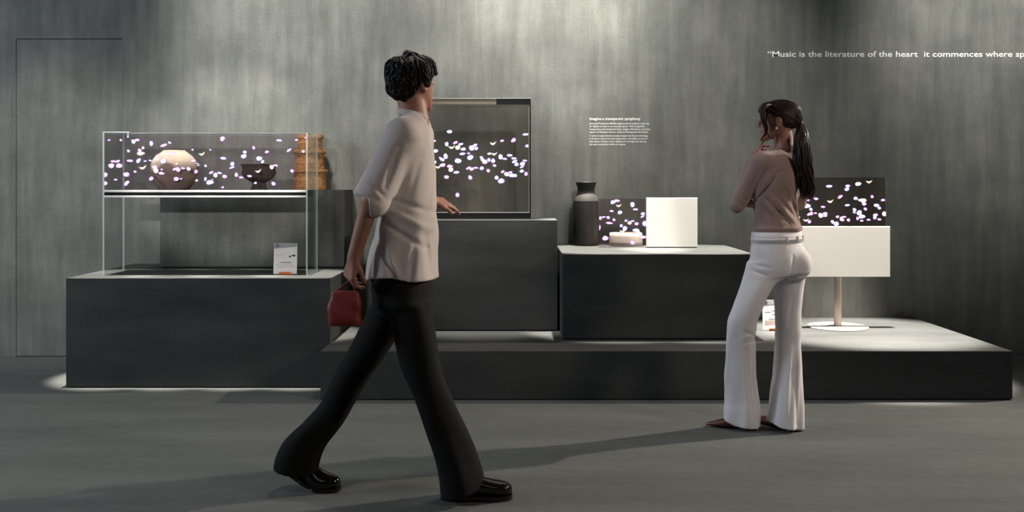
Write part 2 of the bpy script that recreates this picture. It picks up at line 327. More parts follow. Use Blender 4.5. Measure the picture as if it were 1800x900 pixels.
# ------------------------------------------------------------------ glass display case on the left block
cx0, cx1, cy0, cy1 = -2.655, -1.326, 6.457, 6.792; cz = 0.693; zt = 1.621; g = 0.010
case = thing('display_case', ((cx0+cx1)/2, (cy0+cy1)/2, cz), 'long glass display case on glass legs with lit petals across its front', 'display case')
pane('side_panel', cx0, cx0+g, cy0, cy1, cz+0.001, zt, M['glass'], case)
pane('side_panel', cx1-g, cx1, cy0, cy1, cz+0.001, zt, M['glass'], case)
pane('front_screen', cx0+g+0.0005, cx1-g-0.0005, cy0, cy0+0.008, 1.249, zt, M['glass_disp'], case)
pane('lid', cx0+g+0.0005, cx1-g-0.0005, cy0+0.0085, cy1, zt-0.006, zt, M['glass'], case)
bm = bmesh.new(); box(bm, cx0+g+0.001, cx1-g-0.001, cy0, cy1, 1.2010, 1.2475, 0.001); seat(obj('shelf_body', bm, M['black']), case)
for z0, z1 in ((1.2335, 1.2480), (1.2005, 1.2120)):
    bm = bmesh.new(); box(bm, cx0+g+0.001, cx1-g-0.001, cy0-0.003, cy0+0.004, z0, z1, 0.0008); seat(tag(obj('shelf_trim', bm, M['alu']), 'silver metal edge strip'), case)
bm = bmesh.new()
box(bm, cx0+0.002, cx0+0.17, cy0+0.001, cy0+0.012, zt, zt+0.006)
seat(tag(obj('edge_clip', bm, M['alu']), 'pale strip along the top left edge'), case)
sx = [s for s in L1]
petals('lit_petal', L1, 160, 220, 6.925, cy0-0.0005, case, (cx0+g+0.002, cx1-g-0.002), (1.252, zt-0.004))
petals('lit_petal', L2, 360, 220, 6.923, cy0-0.0005, case, (cx0+g+0.002, cx1-g-0.002), (1.252, zt-0.004))

# ------------------------------------------------------------------ large transparent screen
TY = 6.93
tv = thing('transparent_screen', (-0.287, TY, 1.0425), 'large transparent screen showing a band of glowing petals, standing on a plinth', 'screen')
tx0, tx1, tz0, tz1 = -0.705, 0.131, 1.0435, 1.884
pane('screen_glass', tx0+0.004, tx1-0.016, TY, TY+0.010, tz0+0.047, tz1-0.058, M['glass_tv'], tv)
bm = bmesh.new(); box(bm, tx0+0.001, tx1-0.009, TY-0.01, TY+0.05, tz0, tz0+0.045, 0.001); seat(obj('base', bm, M['black']), tv)
bm = bmesh.new(); box(bm, tx0+0.004, tx1-0.010, TY-0.011, TY-0.009, tz0+0.043, tz0+0.047); seat(tag(obj('trim_line', bm, M['alu']), 'thin silver line above the base'), tv)
bm = bmesh.new(); box(bm, tx0, tx1-0.24, TY-0.002, TY+0.03, tz1-0.043, tz1-0.003); seat(tag(obj('top_band', bm, M['bronze']), 'mirrored top band, brown reflection painted in'), tv)
bm = bmesh.new(); box(bm, tx1-0.24, tx1-0.009, TY-0.004, TY+0.032, tz1-0.045, tz1-0.003); seat(tag(obj('black_reflection', bm, M['black']), 'black reflection on the top band, built as a block'), tv)  # stands in for the black reflection at the right of the mirror band
bm = bmesh.new(); box(bm, tx0+0.002, tx1-0.010, TY, TY+0.006, tz1-0.060, tz1-0.0455); seat(tag(obj('top_seam', bm, M['glass_tv']), 'dark glass seam under the top band'), tv)
bm = bmesh.new(); box(bm, tx0, tx1, TY-0.006, TY+0.04, tz1-0.003, tz1); seat(obj('top_edge', bm, M['alu']), tv)
bm = bmesh.new(); box(bm, tx1-0.009, tx1, TY-0.006, TY+0.04, tz0, tz1-0.003); seat(obj('side_edge', bm, M['black']), tv)
bm = bmesh.new(); box(bm, tx0-0.002, tx0, TY-0.004, TY+0.04, tz0, tz1-0.003); seat(obj('side_edge', bm, M['edge']), tv)
petals('lit_petal', T1, 690, 160, 3.75, TY-0.0005, tv, (tx0+0.006, tx1-0.018), (tz0+0.06, tz1-0.07))

# ------------------------------------------------------------------ square panel with sliding screen
PY = 7.0
pd = thing('panel_display', (1.08, PY, 0.839), 'square white panel beside a small clear screen on the plinth', 'screen')
wx0, wx1 = (1136-900)*PY/F, (1225-900)*PY/F
pane('screen_glass', (1053-900)*PY/F, wx0+0.06, PY+0.006, PY+0.012, 0.841, 1.184, M['glass_disp'], pd)
bm = bmesh.new(); box(bm, wx0, wx1, PY-0.022, PY+0.004, 0.845, 1.190, 0.002); seat(tag(obj('white_panel', bm, M['white_panel']), 'plain white square front panel'), pd)
bm = bmesh.new(); box(bm, wx0+0.004, wx1-0.004, PY-0.018, PY+0.03, 0.840, 0.845); seat(obj('foot_strip', bm, M['gap']), pd)
petals('lit_petal', P1, 980, 310, 6.0, PY+0.0055, pd, ((1053-900)*PY/F+0.002, wx0-0.001), (0.845, 1.18))

# ------------------------------------------------------------------ panel on a post at the right
SY = 6.88
st = thing('standing_screen', ((1475-900)*SY/F, SY, 0.293), 'wide white panel with a clear screen above it on a cream post', 'screen')
c = (1475-900)*SY/F; k = SY/F
pane('screen_glass', c-0.32, (1558-900)*k, SY+0.004, SY+0.010, 0.95, EYE-(312-HZ)*k, M['glass_stand'], st)
bm = bmesh.new(); box(bm, c-0.343, (1562.5-900)*k, SY-0.024, SY, EYE-(486-HZ)*k, EYE-(398-HZ)*k, 0.002); seat(tag(obj('white_panel', bm, M['white_panel']), 'wide plain white front panel'), st)
bm = bmesh.new(); lathe(bm, c, SY+0.03, 0.30, [(0.0, 0.0), (0.025, 0.0), (0.025, 0.62), (0.0, 0.62)], 32); seat(obj('post', bm, M['cream_metal'], smooth=False), st)
bm = bmesh.new(); lathe(bm, c, SY+0.03, 0.294, [(0, 0), (0.203, 0), (0.205, 0.003), (0.203, 0.007), (0.028, 0.008), (0.027, 0.02), (0, 0.02)], 72); seat(obj('base_disc', bm, M['cream_metal']), st)
bm = bmesh.new(); box(bm, c-0.06, c+0.06, SY+0.001, SY+0.010, 0.70, 0.90); seat(obj('bracket', bm, M['cream_metal']), st)
petals('lit_petal', R1, 1380, 300, 3.0, SY+0.0035, st, (c-0.318, (1558-900)*k-0.002), (0.995, EYE-(312-HZ)*k-0.004))

# ------------------------------------------------------------------ pottery
M['clay'] = noisy('pale_clay', (0.20, 0.172, 0.132), (0.29, 0.25, 0.197), (1, 1, 3), 9, 6, 0.85, 0.4, 0.004, 0.2, fine=(90, 0.4))
M['grey_clay'] = noisy('dark_brown_clay', (0.060, 0.055, 0.045), (0.10, 0.092, 0.074), (1, 1, 2), 12, 6, 0.8, 0.3, 0.003, 0.3)
M['cream_clay'] = noisy('cream_clay', (0.50, 0.46, 0.38), (0.62, 0.57, 0.48), (1, 1, 4), 14, 6, 0.75, 0.2, 0.002, 0.3)
M['black_clay'] = noisy('burnt_black_clay', (0.006, 0.006, 0.006), (0.045, 0.024, 0.013), (1, 1, 0.7), 9, 8, 0.5, 0.5, 0.004, 0.35, lo=0.48, hi=0.8)
M['ash_clay'] = noisy('ash_grey_clay', (0.022, 0.021, 0.019), (0.045, 0.042, 0.038), (1, 1, 1), 18, 6, 0.7, 0.3, 0.002, 0.3)
vk = 6.62/F; vx = (306-900)*vk
pot = thing('clay_pot', (vx, 6.622, 1.2481), 'round pale clay pot inside the glass case', 'pot')
sc = vk/6.925
prof = [(0.0, 0), (168*sc, 0), (228*sc, 80*sc), (262*sc, 150*sc), (275*sc, 240*sc), (262*sc, 330*sc), (215*sc, 405*sc), (150*sc, 455*sc), (128*sc, 476*sc), (124*sc, 482*sc)]
bm = bmesh.new(); q = [prof[0]]+smoothprof(prof[1:]); q += [(116*sc, 480*sc), (115*sc, 450*sc), (200*sc, 380*sc), (230*sc, 200*sc), (0, 30*sc)]
lathe(bm, vx, 6.622, 1.2481, q, 72)
for v in bm.verts:       # hand-built unevenness and the overlapping seam
    a = math.atan2(v.co.y-6.622, v.co.x-vx); v.co.x += 0.0015*math.sin(3*a+v.co.z*30)
seat(obj('body', bm, M['clay'], smooth=True), pot)
bm = bmesh.new(); pts = []
for i in range(22):
    u = i/21; z = 0.012+u*0.19; a = math.radians(-147+44*(1-u)**1.3)
    rr_ = np.interp(z, [p[1] for p in prof[1:]], [p[0] for p in prof[1:]])+0.0015
    pts.append((vx+rr_*math.cos(a), 6.622+rr_*math.sin(a), 1.2481+z))
tube(bm, pts, [0.0035*math.sin(PI*(i+0.6)/22.2)**0.4 for i in range(22)], 6); seat(tag(obj('seam', bm, M['grey_clay'], smooth=True), 'dark curved seam on the side'), pot)

vx = (454.5-900)*vk
bowl = thing('footed_bowl', (vx, 6.63, 1.2481), 'dark brown footed clay bowl inside the glass case', 'bowl')
prof = [(0, 0), (100*sc, 0), (88*sc, 40*sc), (80*sc, 85*sc), (120*sc, 110*sc), (175*sc, 150*sc), (203*sc, 195*sc), (206*sc, 220*sc), (195*sc, 250*sc), (200*sc, 280*sc), (222*sc, 313*sc)]
bm = bmesh.new(); lathe(bm, vx, 6.63, 1.2481, [prof[0]]+smoothprof(prof[1:])+[(214*sc, 313*sc), (190*sc, 278*sc), (182*sc, 230*sc), (150*sc, 170*sc), (0, 130*sc)], 64)
seat(obj('body', bm, M['grey_clay'], smooth=True), bowl)

vy = 7.24; vk = vy/F; sc = vk/6; vx = (301/6+980-900)*vk
vase = thing('bottle_vase', (vx, vy, 0.8395), 'tall black burnt-clay bottle vase beside the small clear screen', 'vase')
H = 0.8395
prof = [(0, 0), (130*sc, 0), (136*sc, 10*sc), (137*sc, 120*sc), (134*sc, 330*sc), (129*sc, 470*sc)]
bm = bmesh.new(); lathe(bm, vx, vy, H, prof[:1]+smoothprof(prof[1:], 5), 64); seat(obj('body', bm, M['black_clay'], smooth=True), vase)
bm = bmesh.new(); lathe(bm, vx, vy, H, smoothprof([(129*sc, 470*sc), (118*sc, 505*sc), (98*sc, 545*sc), (89*sc, 568*sc)], 5), 64); seat(tag(obj('shoulder', bm, M['ash_clay'], smooth=True), 'ash grey unglazed shoulder'), vase)
bm = bmesh.new(); lathe(bm, vx, vy, H, smoothprof([(89*sc, 568*sc), (91*sc, 600*sc), (103*sc, 640*sc), (110*sc, 662*sc), (108*sc, 668*sc)], 5)+[(96*sc, 666*sc), (84*sc, 600*sc), (0, 560*sc)], 64); seat(obj('neck', bm, M['black_clay'], smooth=True), vase)

vy = 7.215; vk = vy/F; sc = vk/6; vx = (720/6+980-900)*vk
bw = thing('shallow_bowl', (vx, vy, 0.8395), 'low cream clay bowl seen through the small clear screen', 'bowl')
bm = bmesh.new(); lathe(bm, vx, vy, 0.8395, [(0, 0), (165*sc, 0), (174*sc, 8*sc), (176*sc, 40*sc), (172*sc, 100*sc), (171*sc, 132*sc), (168*sc, 135*sc), (160*sc, 133*sc), (158*sc, 60*sc), (140*sc, 25*sc), (0, 20*sc)], 72)
seat(obj('body', bm, M['cream_clay'], smooth=True), bw)

# ------------------------------------------------------------------ woven baskets
M['rush'] = noisy('woven_seagrass', (0.20, 0.09, 0.035), (0.66, 0.38, 0.17), (3, 3, 1.2), 26, 6, 0.85, 0.7, 0.004, 0.15, fine=(150, 0.4), lo=0.35, hi=0.68)
def basket(cx, cy, z0, r, h, hl, label, sd):
    b = thing('woven_basket', (cx, cy, z0), label, 'basket', 'stack of lidded woven baskets')
    def coils(zb, zt_, rad, taper, soft):
        bm = bmesh.new(); n = 150; ro = max(3, int((zt_-zb)/0.0095)); prof = [(0, zb)]; rr = random.Random(sd)
        for i in range(ro):
            zc = zb+(i+0.5)*(zt_-zb)/ro; hh = (zt_-zb)/ro/2; rb = rad+taper*(zc-zb)+rr.uniform(-0.0012, 0.0012)
            if soft: rb -= 0.006*(2*(i+0.5)/ro-1)**2
            for a in (-80, -35, 0, 35, 80): prof.append((rb-0.004+0.004*math.cos(math.radians(a)), zc+hh*math.sin(math.radians(a))))
        prof.append((0, zt_)); lathe(bm, cx, cy, z0, prof, n)
        for v in bm.verts:
            a = math.atan2(v.co.y-cy, v.co.x-cx); row = math.floor((v.co.z-z0)/0.0095)
            q = 1+0.011*math.sin(30*a+row*2.3+0.7*math.sin(5*a+row))+0.006*math.sin(3*a+sd)+0.006*math.sin(11*a-row*1.3)+rr.uniform(-0.008, 0.008)
            v.co.x = cx+(v.co.x-cx)*q; v.co.y = cy+(v.co.y-cy)*q; v.co.z += 0.0012*math.sin(9*a+row)*(1 if 0.005 < v.co.z-z0 < h-0.005 else 0)
        return bm
    seat(obj('body', coils(0, h-hl, r-0.010, -0.03, False), M['rush'], smooth=True), b)
    seat(obj('lid', coils(h-hl+0.002, h-0.001, r+0.001, 0.0, True), M['rush'], smooth=True), b); return b
bk = 7.22/F; bx = (544.5-900)*bk; z = 1.2445
basket(bx, 7.225, z, 0.1285, 0.1475, 0.028, 'largest woven basket, bottom of the stack of three', 1); z += 0.1477
basket(bx-0.002, 7.222, z, 0.1165, 0.1400, 0.030, 'middle woven basket of the stack of three', 2); z += 0.1402
basket(bx-0.001, 7.226, z, 0.098, 0.1120, 0.036, 'smallest woven basket, on top of the stack of three', 3)

# ------------------------------------------------------------------ lettering
def text_mesh(lines, size, mat, loc, leading, name, parent=None, bold=0.0, align='LEFT', rx=PI/2, spacing=1.0, extrude=0.0006, xs=1.0):
    """flat lettering as a mesh, upright on the wall"""
    parts = bmesh.new()
    for i, (s, dy, szf) in enumerate(lines):
        cu = bpy.data.curves.new('letters', 'FONT'); cu.body = s; cu.size = size*szf; cu.offset = bold*size*szf; cu.space_character = spacing
        cu.extrude = extrude; cu.align_x = align; cu.resolution_u = 3
        o = bpy.data.objects.new('letters', cu); C.objects.link(o)
        bpy.context.view_layer.update()
        me = bpy.data.meshes.new_from_object(o.evaluated_get(bpy.context.evaluated_depsgraph_get()))
        me.transform(Matrix.Translation(loc) @ Matrix.Rotation(rx, 4, 'X') @ Matrix.Translation((0, -dy, 0)) @ Matrix.Diagonal((xs, 1, 1, 1)))
        parts.from_mesh(me); bpy.data.objects.remove(o); bpy.data.curves.remove(cu); bpy.data.meshes.remove(me)
    return obj(name, parts, mat, parent)
k = YW/F; QX = 1.30
body = ['Samsung [Transparent MLED] display products explore a new way', 'for displays to exist in our everyday spaces. With its glass-like',
        'transparency and exceptional clarity, images, information, and music', 'appear as if floating in the air\u2014without blocking what lies behind.',
        'A series of experimental concepts imagine this future technology', 'as living art, immersive music experiences  and subtle sources of',
        'information. A future where displays are no longer just devices,', 'but quiet companions within our spaces.']
ys = [218.3, 223.3, 228.3, 233.3, 239.9, 244.9, 249.9, 254.9]
lines = [('Imagine a transparent symphony', 0, 1.0)]
zh = EYE-(210.9-HZ)*k
lines += [(s, (y-210.9)*k, 0.57) for s, y in zip(body, ys)]
tp = text_mesh(lines, 0.0285, M['text'], ((1036-900)*k, YW-0.0015, zh), 0, 'wall_text', bold=0.008, xs=1.015)
tag(tp, 'small white paragraph of exhibition text beside the large screen', 'text')
qt = text_mesh([('\u201cMusic is the literature of the heart  it commences where speech ends\u201d', 0, 1.0)], 0.0600, M['text'], ((1348.5-900)*k, YW-0.0015, EYE-(99.8-HZ)*k), 0, 'wall_quote', bold=0.010, xs=QX)
tag(qt, 'large white quotation about music running along the wall near the top', 'text')

def info_card(px, py_base, Y, z, label, lean=0.10):
    X = (px-900)*Y/F
    r = thing('info_card', (X, Y, z), label, 'card')
    bm = bmesh.new(); box(bm, -0.076, 0.076, 0, 0.004, 0.004, 0.206); c_ = obj('card', bm, M['card'], r)
    R = Matrix.Translation((0, 0, 0.001)) @ Matrix.Rotation(-lean, 4, 'X')
    prints = [c_]
    bm = bmesh.new(); box(bm, -0.0755, 0.0755, -0.0006, 0, 0.176, 0.2055)
    for v in bm.verts:
        if v.co.z < 0.18: v.co.z += 0.007*(v.co.x/0.0755)
    prints.append(obj('header_band', bm, M['ink_band'], r))
    bm = bmesh.new()
    for x0, x1, z0, z1 in ((0.024, 0.036, 0.113, 0.124), (0.042, 0.065, 0.119, 0.129)): box(bm, x0, x1, -0.0006, 0, z0, z1)
    prints.append(obj('diagram_blocks', bm, M['ink'], r))
    bm = bmesh.new()
    for x0, x1, z0, z1 in ((-0.062, -0.02, 0.125, 0.1265), (-0.062, -0.0605, 0.112, 0.1265), (-0.02, -0.0185, 0.112, 0.135), (-0.014, 0.006, 0.134, 0.1355), (-0.014, 0.006, 0.111, 0.1125)):
        box(bm, x0, x1, -0.0006, 0, z0, z1)
    rr = random.Random(3)
    for i in range(6):
        zz = 0.067-i*0.0055; x = -0.062; end = 0.058 if i < 5 else -0.02
        while x < end:
            w_ = rr.uniform(0.004, 0.012); box(bm, x, min(x+w_, end+0.003), -0.0006, 0, zz, zz+0.0016); x += w_+0.0025
    prints.append(obj('diagram_and_small_print', bm, M['ink_grey'], r))
    tm = text_mesh([('Transparent MLED', 0, 1.0)], 0.0098, M['ink'], (0, -0.0006, 0.077), 0, 'title_print', r, 0.01, 'CENTER', extrude=0.0002)
    prints.append(tm)
    prints.append(text_mesh([('SERIES', 0, 1.0), ('GLASS', 0.009, 1.0), ('OBJECTS', 0.018, 1.0)][:0] or [('Future', 0, 1.0), ('of clear', 0.0085, 1.0), ('display', 0.017, 1.0)], 0.0085, M['ink'], (-0.066, -0.0012, 0.197), 0, 'header_print', r, 0.01, extrude=0.0002))
    for p in prints: p.data.transform(R)
    bm = bmesh.new(); box(bm, -0.036, 0.036, -0.014, -0.0025, 0, 0.018, 0.001); box(bm, -0.036, 0.036, -0.014, 0.05, 0, 0.004, 0.001)
    obj('holder', bm, M['orange'], r); r.children[-1]
    return r
info_card(501, 483, 6.51, 0.6935, 'white information card in an orange holder under the glass case')
info_card(1361, 581, 6.74, 0.2935, 'white information card in an orange holder on the low platform behind the woman')

# ------------------------------------------------------------------ signed-distance modelling for the two visitors
def fnoise(X, Y, Z, f, seed, st=(1, 1, 1), n=9):
    """smooth pseudo-random field in about -1..1, built from waves in random directions"""
    r_ = np.random.RandomState(seed); out = 0
    for _ in range(n):
        v = r_.normal(size=3); v /= np.linalg.norm(v); v = v*f*r_.uniform(0.6, 1.5)*np.array(st)
        out = out+np.sin(X*v[0]+Y*v[1]+Z*v[2]+r_.uniform(0, 6.28))
    return out/math.sqrt(n)
def folds(X, Y, Z, f, seed, st=(1, 1, 1)):
    """cloth creases: broad with soft ridges"""
    q = fnoise(X, Y, Z, f, seed, st); return np.tanh(1.6*q)*0.7-np.exp(-(q*2.2)**2)*0.5
def creases(X, Z, segs, frame):
    """pressed-in or raised creases along polylines given on the cloth (x, z of each end, width, depth)"""
    out = 0
    for (a, b, w_, amp) in segs:
        a = frame(*a); b = frame(*b); dx, dz = b[0]-a[0], b[2]-a[2]; L2 = dx*dx+dz*dz
        t = np.clip(((X-a[0])*dx+(Z-a[2])*dz)/L2, 0, 1); d2 = (X-a[0]-t*dx)**2+(Z-a[2]-t*dz)**2
        out = out-amp*np.exp(-d2/(w_*w_))*(0.35+0.65*np.sin(PI*np.clip(t, 0.08, 0.92)))
    return out
class Field:
    def __init__(s, lo, hi, h):
        s.lo = np.array(lo, float); s.h = h; s.n = np.ceil((np.array(hi)-s.lo)/h).astype(int)+1
        s.d = np.full(s.n, 0.6, np.float32)
    def sub(s, lo, hi):
        a = np.clip(np.floor((np.array(lo)-s.lo)/s.h).astype(int), 0, s.n); b = np.clip(np.ceil((np.array(hi)-s.lo)/s.h).astype(int)+1, 0, s.n)
        if (b <= a).any(): return None
        sl = tuple(slice(i, j) for i, j in zip(a, b))
        X, Y, Z = np.meshgrid(*[(s.lo[i]+np.arange(a[i], b[i])*s.h).astype(np.float32) for i in range(3)], indexing='ij')
        return sl, X, Y, Z
    def add(s, fn, lo, hi, k=0.0, mode='u'):
        m = 0.03+k; r = s.sub(np.array(lo)-m, np.array(hi)+m)
        if r is None: return
        sl, X, Y, Z = r; d = fn(X, Y, Z).astype(np.float32); a = s.d[sl]
        if mode == 'u':
            if k > 0:
                hh = np.clip(0.5+0.5*(a-d)/k, 0, 1); s.d[sl] = a*(1-hh)+d*hh-k*hh*(1-hh)
            else: s.d[sl] = np.minimum(a, d)
        elif mode == 's':
            d = -d
            if k > 0:
                hh = np.clip(0.5-0.5*(a-d)/k, 0, 1); s.d[sl] = a*(1-hh)+d*hh+k*hh*(1-hh)
            else: s.d[sl] = np.maximum(a, d)
    def cone(s, a, b, ra, rb, k=0.01, mode='u'):
        a = np.array(a, float); b = np.array(b, float)
        def fn(X, Y, Z):
            ba = b-a; L = ba@ba+1e-12
            t = np.clip(((X-a[0])*ba[0]+(Y-a[1])*ba[1]+(Z-a[2])*ba[2])/L, 0, 1)
            return np.sqrt((X-a[0]-t*ba[0])**2+(Y-a[1]-t*ba[1])**2+(Z-a[2]-t*ba[2])**2)-(ra+(rb-ra)*t)
        r = max(ra, rb); s.add(fn, np.minimum(a, b)-r, np.maximum(a, b)+r, k, mode)
    def chain(s, pts, rs, k=0.01):
        for i in range(len(pts)-1): s.cone(pts[i], pts[i+1], rs[i], rs[i+1], k)
    def ell(s, c, r, k=0.01, R=None, mode='u'):
        c = np.array(c, float); r = np.array(r, float); R = np.eye(3) if R is None else np.array(R)
        def fn(X, Y, Z):
            P = np.stack([X-c[0], Y-c[1], Z-c[2]], -1)@R
            q = np.sqrt(((P/r)**2).sum(-1)); return (q-1)*min(r)*0.5+(q-1)*0.5*q/np.maximum(np.sqrt(((P/(r*r))**2).sum(-1)), 1e-6)
        m = max(r); s.add(fn, c-m, c+m, k, mode)
    def stack(s, lv, k=0.01, yaw=0.0, O=None, R=None, mod=None, ends=True, p=2.0):
        """lv: (z, cx, cy, rx, ry) cross-sections along the local z of frame (O,R); yaw turns each ellipse"""
        lv = sorted(lv); A = np.array(lv, float); zz = np.linspace(A[0, 0], A[-1, 0], 120)
        def herm(col):
            x = A[:, 0]; y = A[:, col]; dl = np.diff(y)/np.diff(x); mm = np.zeros(len(x)); mm[0], mm[-1] = dl[0], dl[-1]
            for i in range(1, len(x)-1): mm[i] = 0 if dl[i-1]*dl[i] <= 0 and col > 2 else (2*dl[i-1]*dl[i]/(dl[i-1]+dl[i]) if dl[i-1]*dl[i] > 0 else 0.5*(dl[i-1]+dl[i])*0.5)
            out = np.empty_like(zz)
            for j, z in enumerate(zz):
                i = min(np.searchsorted(x, z, side='right')-1, len(x)-2); i = max(i, 0); hh = x[i+1]-x[i]; t = (z-x[i])/hh
                out[j] = (2*t**3-3*t*t+1)*y[i]+(t**3-2*t*t+t)*hh*mm[i]+(-2*t**3+3*t*t)*y[i+1]+(t**3-t*t)*hh*mm[i+1]
            return out
        T = [herm(c_) for c_ in (1, 2, 3, 4)]
        O = np.zeros(3) if O is None else np.array(O, float); R = np.eye(3) if R is None else np.array(R, float)
        ca, sa = math.cos(yaw), math.sin(yaw)
        def fn(X, Y, Z):
            P = np.stack([X-O[0], Y-O[1], Z-O[2]], -1)@R
            z = P[..., 2]; zc = np.clip(z, A[0, 0], A[-1, 0])
            cx, cy, rx, ry = [np.interp(zc, zz, t_) for t_ in T]
            u = P[..., 0]-cx; v = P[..., 1]-cy; u, v = u*ca+v*sa, -u*sa+v*ca
            if p == 2.0: q = np.sqrt((u/rx)**2+(v/ry)**2)
            else: q = ((np.abs(u)/rx)**p+(np.abs(v)/ry)**p)**(1/p)
            rr = np.sqrt(u*u+v*v)+1e-6; d = rr-rr/np.maximum(q, 1e-4)
            d = np.where(q < 0.3, (q-1)*np.minimum(rx, ry), d)
            if mod is not None: d = d-mod(np.arctan2(v/ry, u/rx), z, X, Y, Z)
            ez = np.abs(z-zc); return np.where(ez > 0, np.sqrt(np.maximum(d, 0)**2+ez**2)+np.minimum(d, 0)*0, d)*0.9
        m = 0; cs = []
        for row in lv:
            rmax = max(row[3], row[4]); 
            for sx_ in (-1, 1):
                for sy_ in (-1, 1): cs.append(O+R@np.array([row[1]+sx_*rmax, row[2]+sy_*rmax, row[0]]))
        cs = np.array(cs); s.add(fn, cs.min(0), cs.max(0), k)
    def disp(s, fn):
        X, Y, Z = np.meshgrid(*[(s.lo[i]+np.arange(s.n[i])*s.h).astype(np.float32) for i in range(3)], indexing='ij', sparse=True)
        s.d = (s.d+fn(X, Y, Z)).astype(np.float32)
    def clip(s, fn):
        X, Y, Z = np.meshgrid(*[(s.lo[i]+np.arange(s.n[i])*s.h).astype(np.float32) for i in range(3)], indexing='ij', sparse=True)
        s.d = np.maximum(s.d, fn(X, Y, Z)).astype(np.float32)
    def mesh(s, name, mat, root, relax=2):
        d = s.d; d[0] = d[-1] = 0.1; d[:, 0] = d[:, -1] = 0.1; d[:, :, 0] = d[:, :, -1] = 0.1
        ins = d < 0; nx, ny, nz = d.shape
        acc = np.zeros((nx-1, ny-1, nz-1, 3), np.float32); cnt = np.zeros((nx-1, ny-1, nz-1), np.float32)
        quads = []
        for ax in range(3):
            sl0 = [slice(None)]*3; sl1 = [slice(None)]*3; sl0[ax] = slice(0, -1); sl1[ax] = slice(1, None)
            a = d[tuple(sl0)]; b = d[tuple(sl1)]; cr = (ins[tuple(sl0)] != ins[tuple(sl1)])
            idx = np.argwhere(cr); av = a[cr]; bv = b[cr]; t = av/(av-bv)
            pos = idx.astype(np.float32); pos[:, ax] += t
            o1, o2 = [i for i in range(3) if i != ax]
            corner = []
            for da, db in ((0, 0), (-1, 0), (-1, -1), (0, -1)):
                ci = idx.copy(); ci[:, o1] += da; ci[:, o2] += db
                ok = (ci >= 0).all(1) & (ci < np.array(cnt.shape)).all(1)
                np.add.at(acc, tuple(ci[ok].T), pos[ok]); np.add.at(cnt, tuple(ci[ok].T), 1); corner.append((ci, ok))
            okk = np.all([c_[1] for c_ in corner], 0); flip = ((av < 0) ^ (ax == 1))[okk]
            q = np.stack([c_[0][okk] for c_ in corner], 1)
            q = np.where(flip[:, None, None], q, q[:, ::-1]); quads.append(q)
        cells = np.argwhere(cnt > 0); ids = np.full(cnt.shape, -1, np.int32); ids[tuple(cells.T)] = np.arange(len(cells))
        V = acc[tuple(cells.T)]/cnt[tuple(cells.T)][:, None]
        Q = np.concatenate(quads); Fc = ids[Q[..., 0], Q[..., 1], Q[..., 2]]
        E = np.concatenate([Fc[:, [0, 1]], Fc[:, [1, 2]], Fc[:, [2, 3]], Fc[:, [3, 0]]])
        for _ in range(relax):
            sm = np.zeros_like(V); nn = np.zeros(len(V), np.float32)
            np.add.at(sm, E[:, 0], V[E[:, 1]]); np.add.at(nn, E[:, 0], 1); np.add.at(sm, E[:, 1], V[E[:, 0]]); np.add.at(nn, E[:, 1], 1)
            V = 0.5*V+0.5*sm/nn[:, None]
        V = V*s.h+s.lo-np.array(root.location)
        me = bpy.data.meshes.new(name); me.vertices.add(len(V)); me.vertices.foreach_set('co', V.astype(np.float32).ravel())
        me.loops.add(len(Fc)*4); me.loops.foreach_set('vertex_index', Fc.astype(np.int32).ravel())
        me.polygons.add(len(Fc)); me.polygons.foreach_set('loop_start', np.arange(0, len(Fc)*4, 4, dtype=np.int32))
        me.update(calc_edges=True); me.validate()
        return link(name, me, mat, root, smooth=True)

def rotz(a): return np.array([[math.cos(a), -math.sin(a), 0], [math.sin(a), math.cos(a), 0], [0, 0, 1]])
def nrm(v): v = np.array(v, float); return v/np.linalg.norm(v)
HEAD = [(0.004, -.084, -.060, .018), (.014, -.092, -.030, .032), (.032, -.090, .0, .046), (.055, -.089, .035, .056), (.078, -.087, .072, .064),
        (.10, -.086, .090, .070), (.122, -.083, .097, .0735), (.140, -.089, .100, .0745), (.163, -.088, .099, .073), (.183, -.076, .088, .066), (.200, -.048, .062, .046), (.209, -.012, .030, .020)]
def head_levels(sc, grow=0.0):
    return [(z*sc, (f+b)/2*sc, 0, (b-f)/2*sc+grow, w_*sc+grow) for z, f, b, w_ in HEAD]
def head(Fd, O, R, sc):
    T = lambda x, y, z: np.array(O)+R@np.array([x*sc, y*sc, z*sc])
    Fd.stack(head_levels(sc), 0.012, 0, O, R)
    Fd.cone(T(-.086, 0, .130), T(-.106, 0, .090), .007*sc, .0095*sc, .010)      # nose
    for s_ in (-1, 1):
        Fd.ell(T(-.094, .010*s_, .082), (.010*sc, .007*sc, .007*sc), .006, R)
        Fd.ell(T(-.083, .032*s_, .119), (.010*sc, .016*sc, .010*sc), .008, R, 's')  # eye socket
        Fd.ell(T(-.074, .032*s_, .118), (.012*sc, .012*sc, .012*sc), .003, R)
        Fd.ell(T(.010, .072*s_, .104), (.019*sc, .009*sc, .031*sc), .004, R)       # ear
        Fd.ell(T(.007, .083*s_, .107), (.010*sc, .006*sc, .017*sc), .004, R, 's')
        Fd.ell(T(.002, .072*s_, .080), (.009*sc, .007*sc, .010*sc), .005, R)       # lobe
    Fd.ell(T(-.089, 0, .059), (.009*sc, .020*sc, .0055*sc), .004, R)
    Fd.ell(T(-.088, 0, .048), (.009*sc, .018*sc, .006*sc), .004, R)
    Fd.ell(T(-.085, 0, .0535), (.012*sc, .019*sc, .0015*sc), .002, R, 's')
    Fd.ell(T(-.082, 0, .016), (.013*sc, .018*sc, .014*sc), .010, R)               # chin
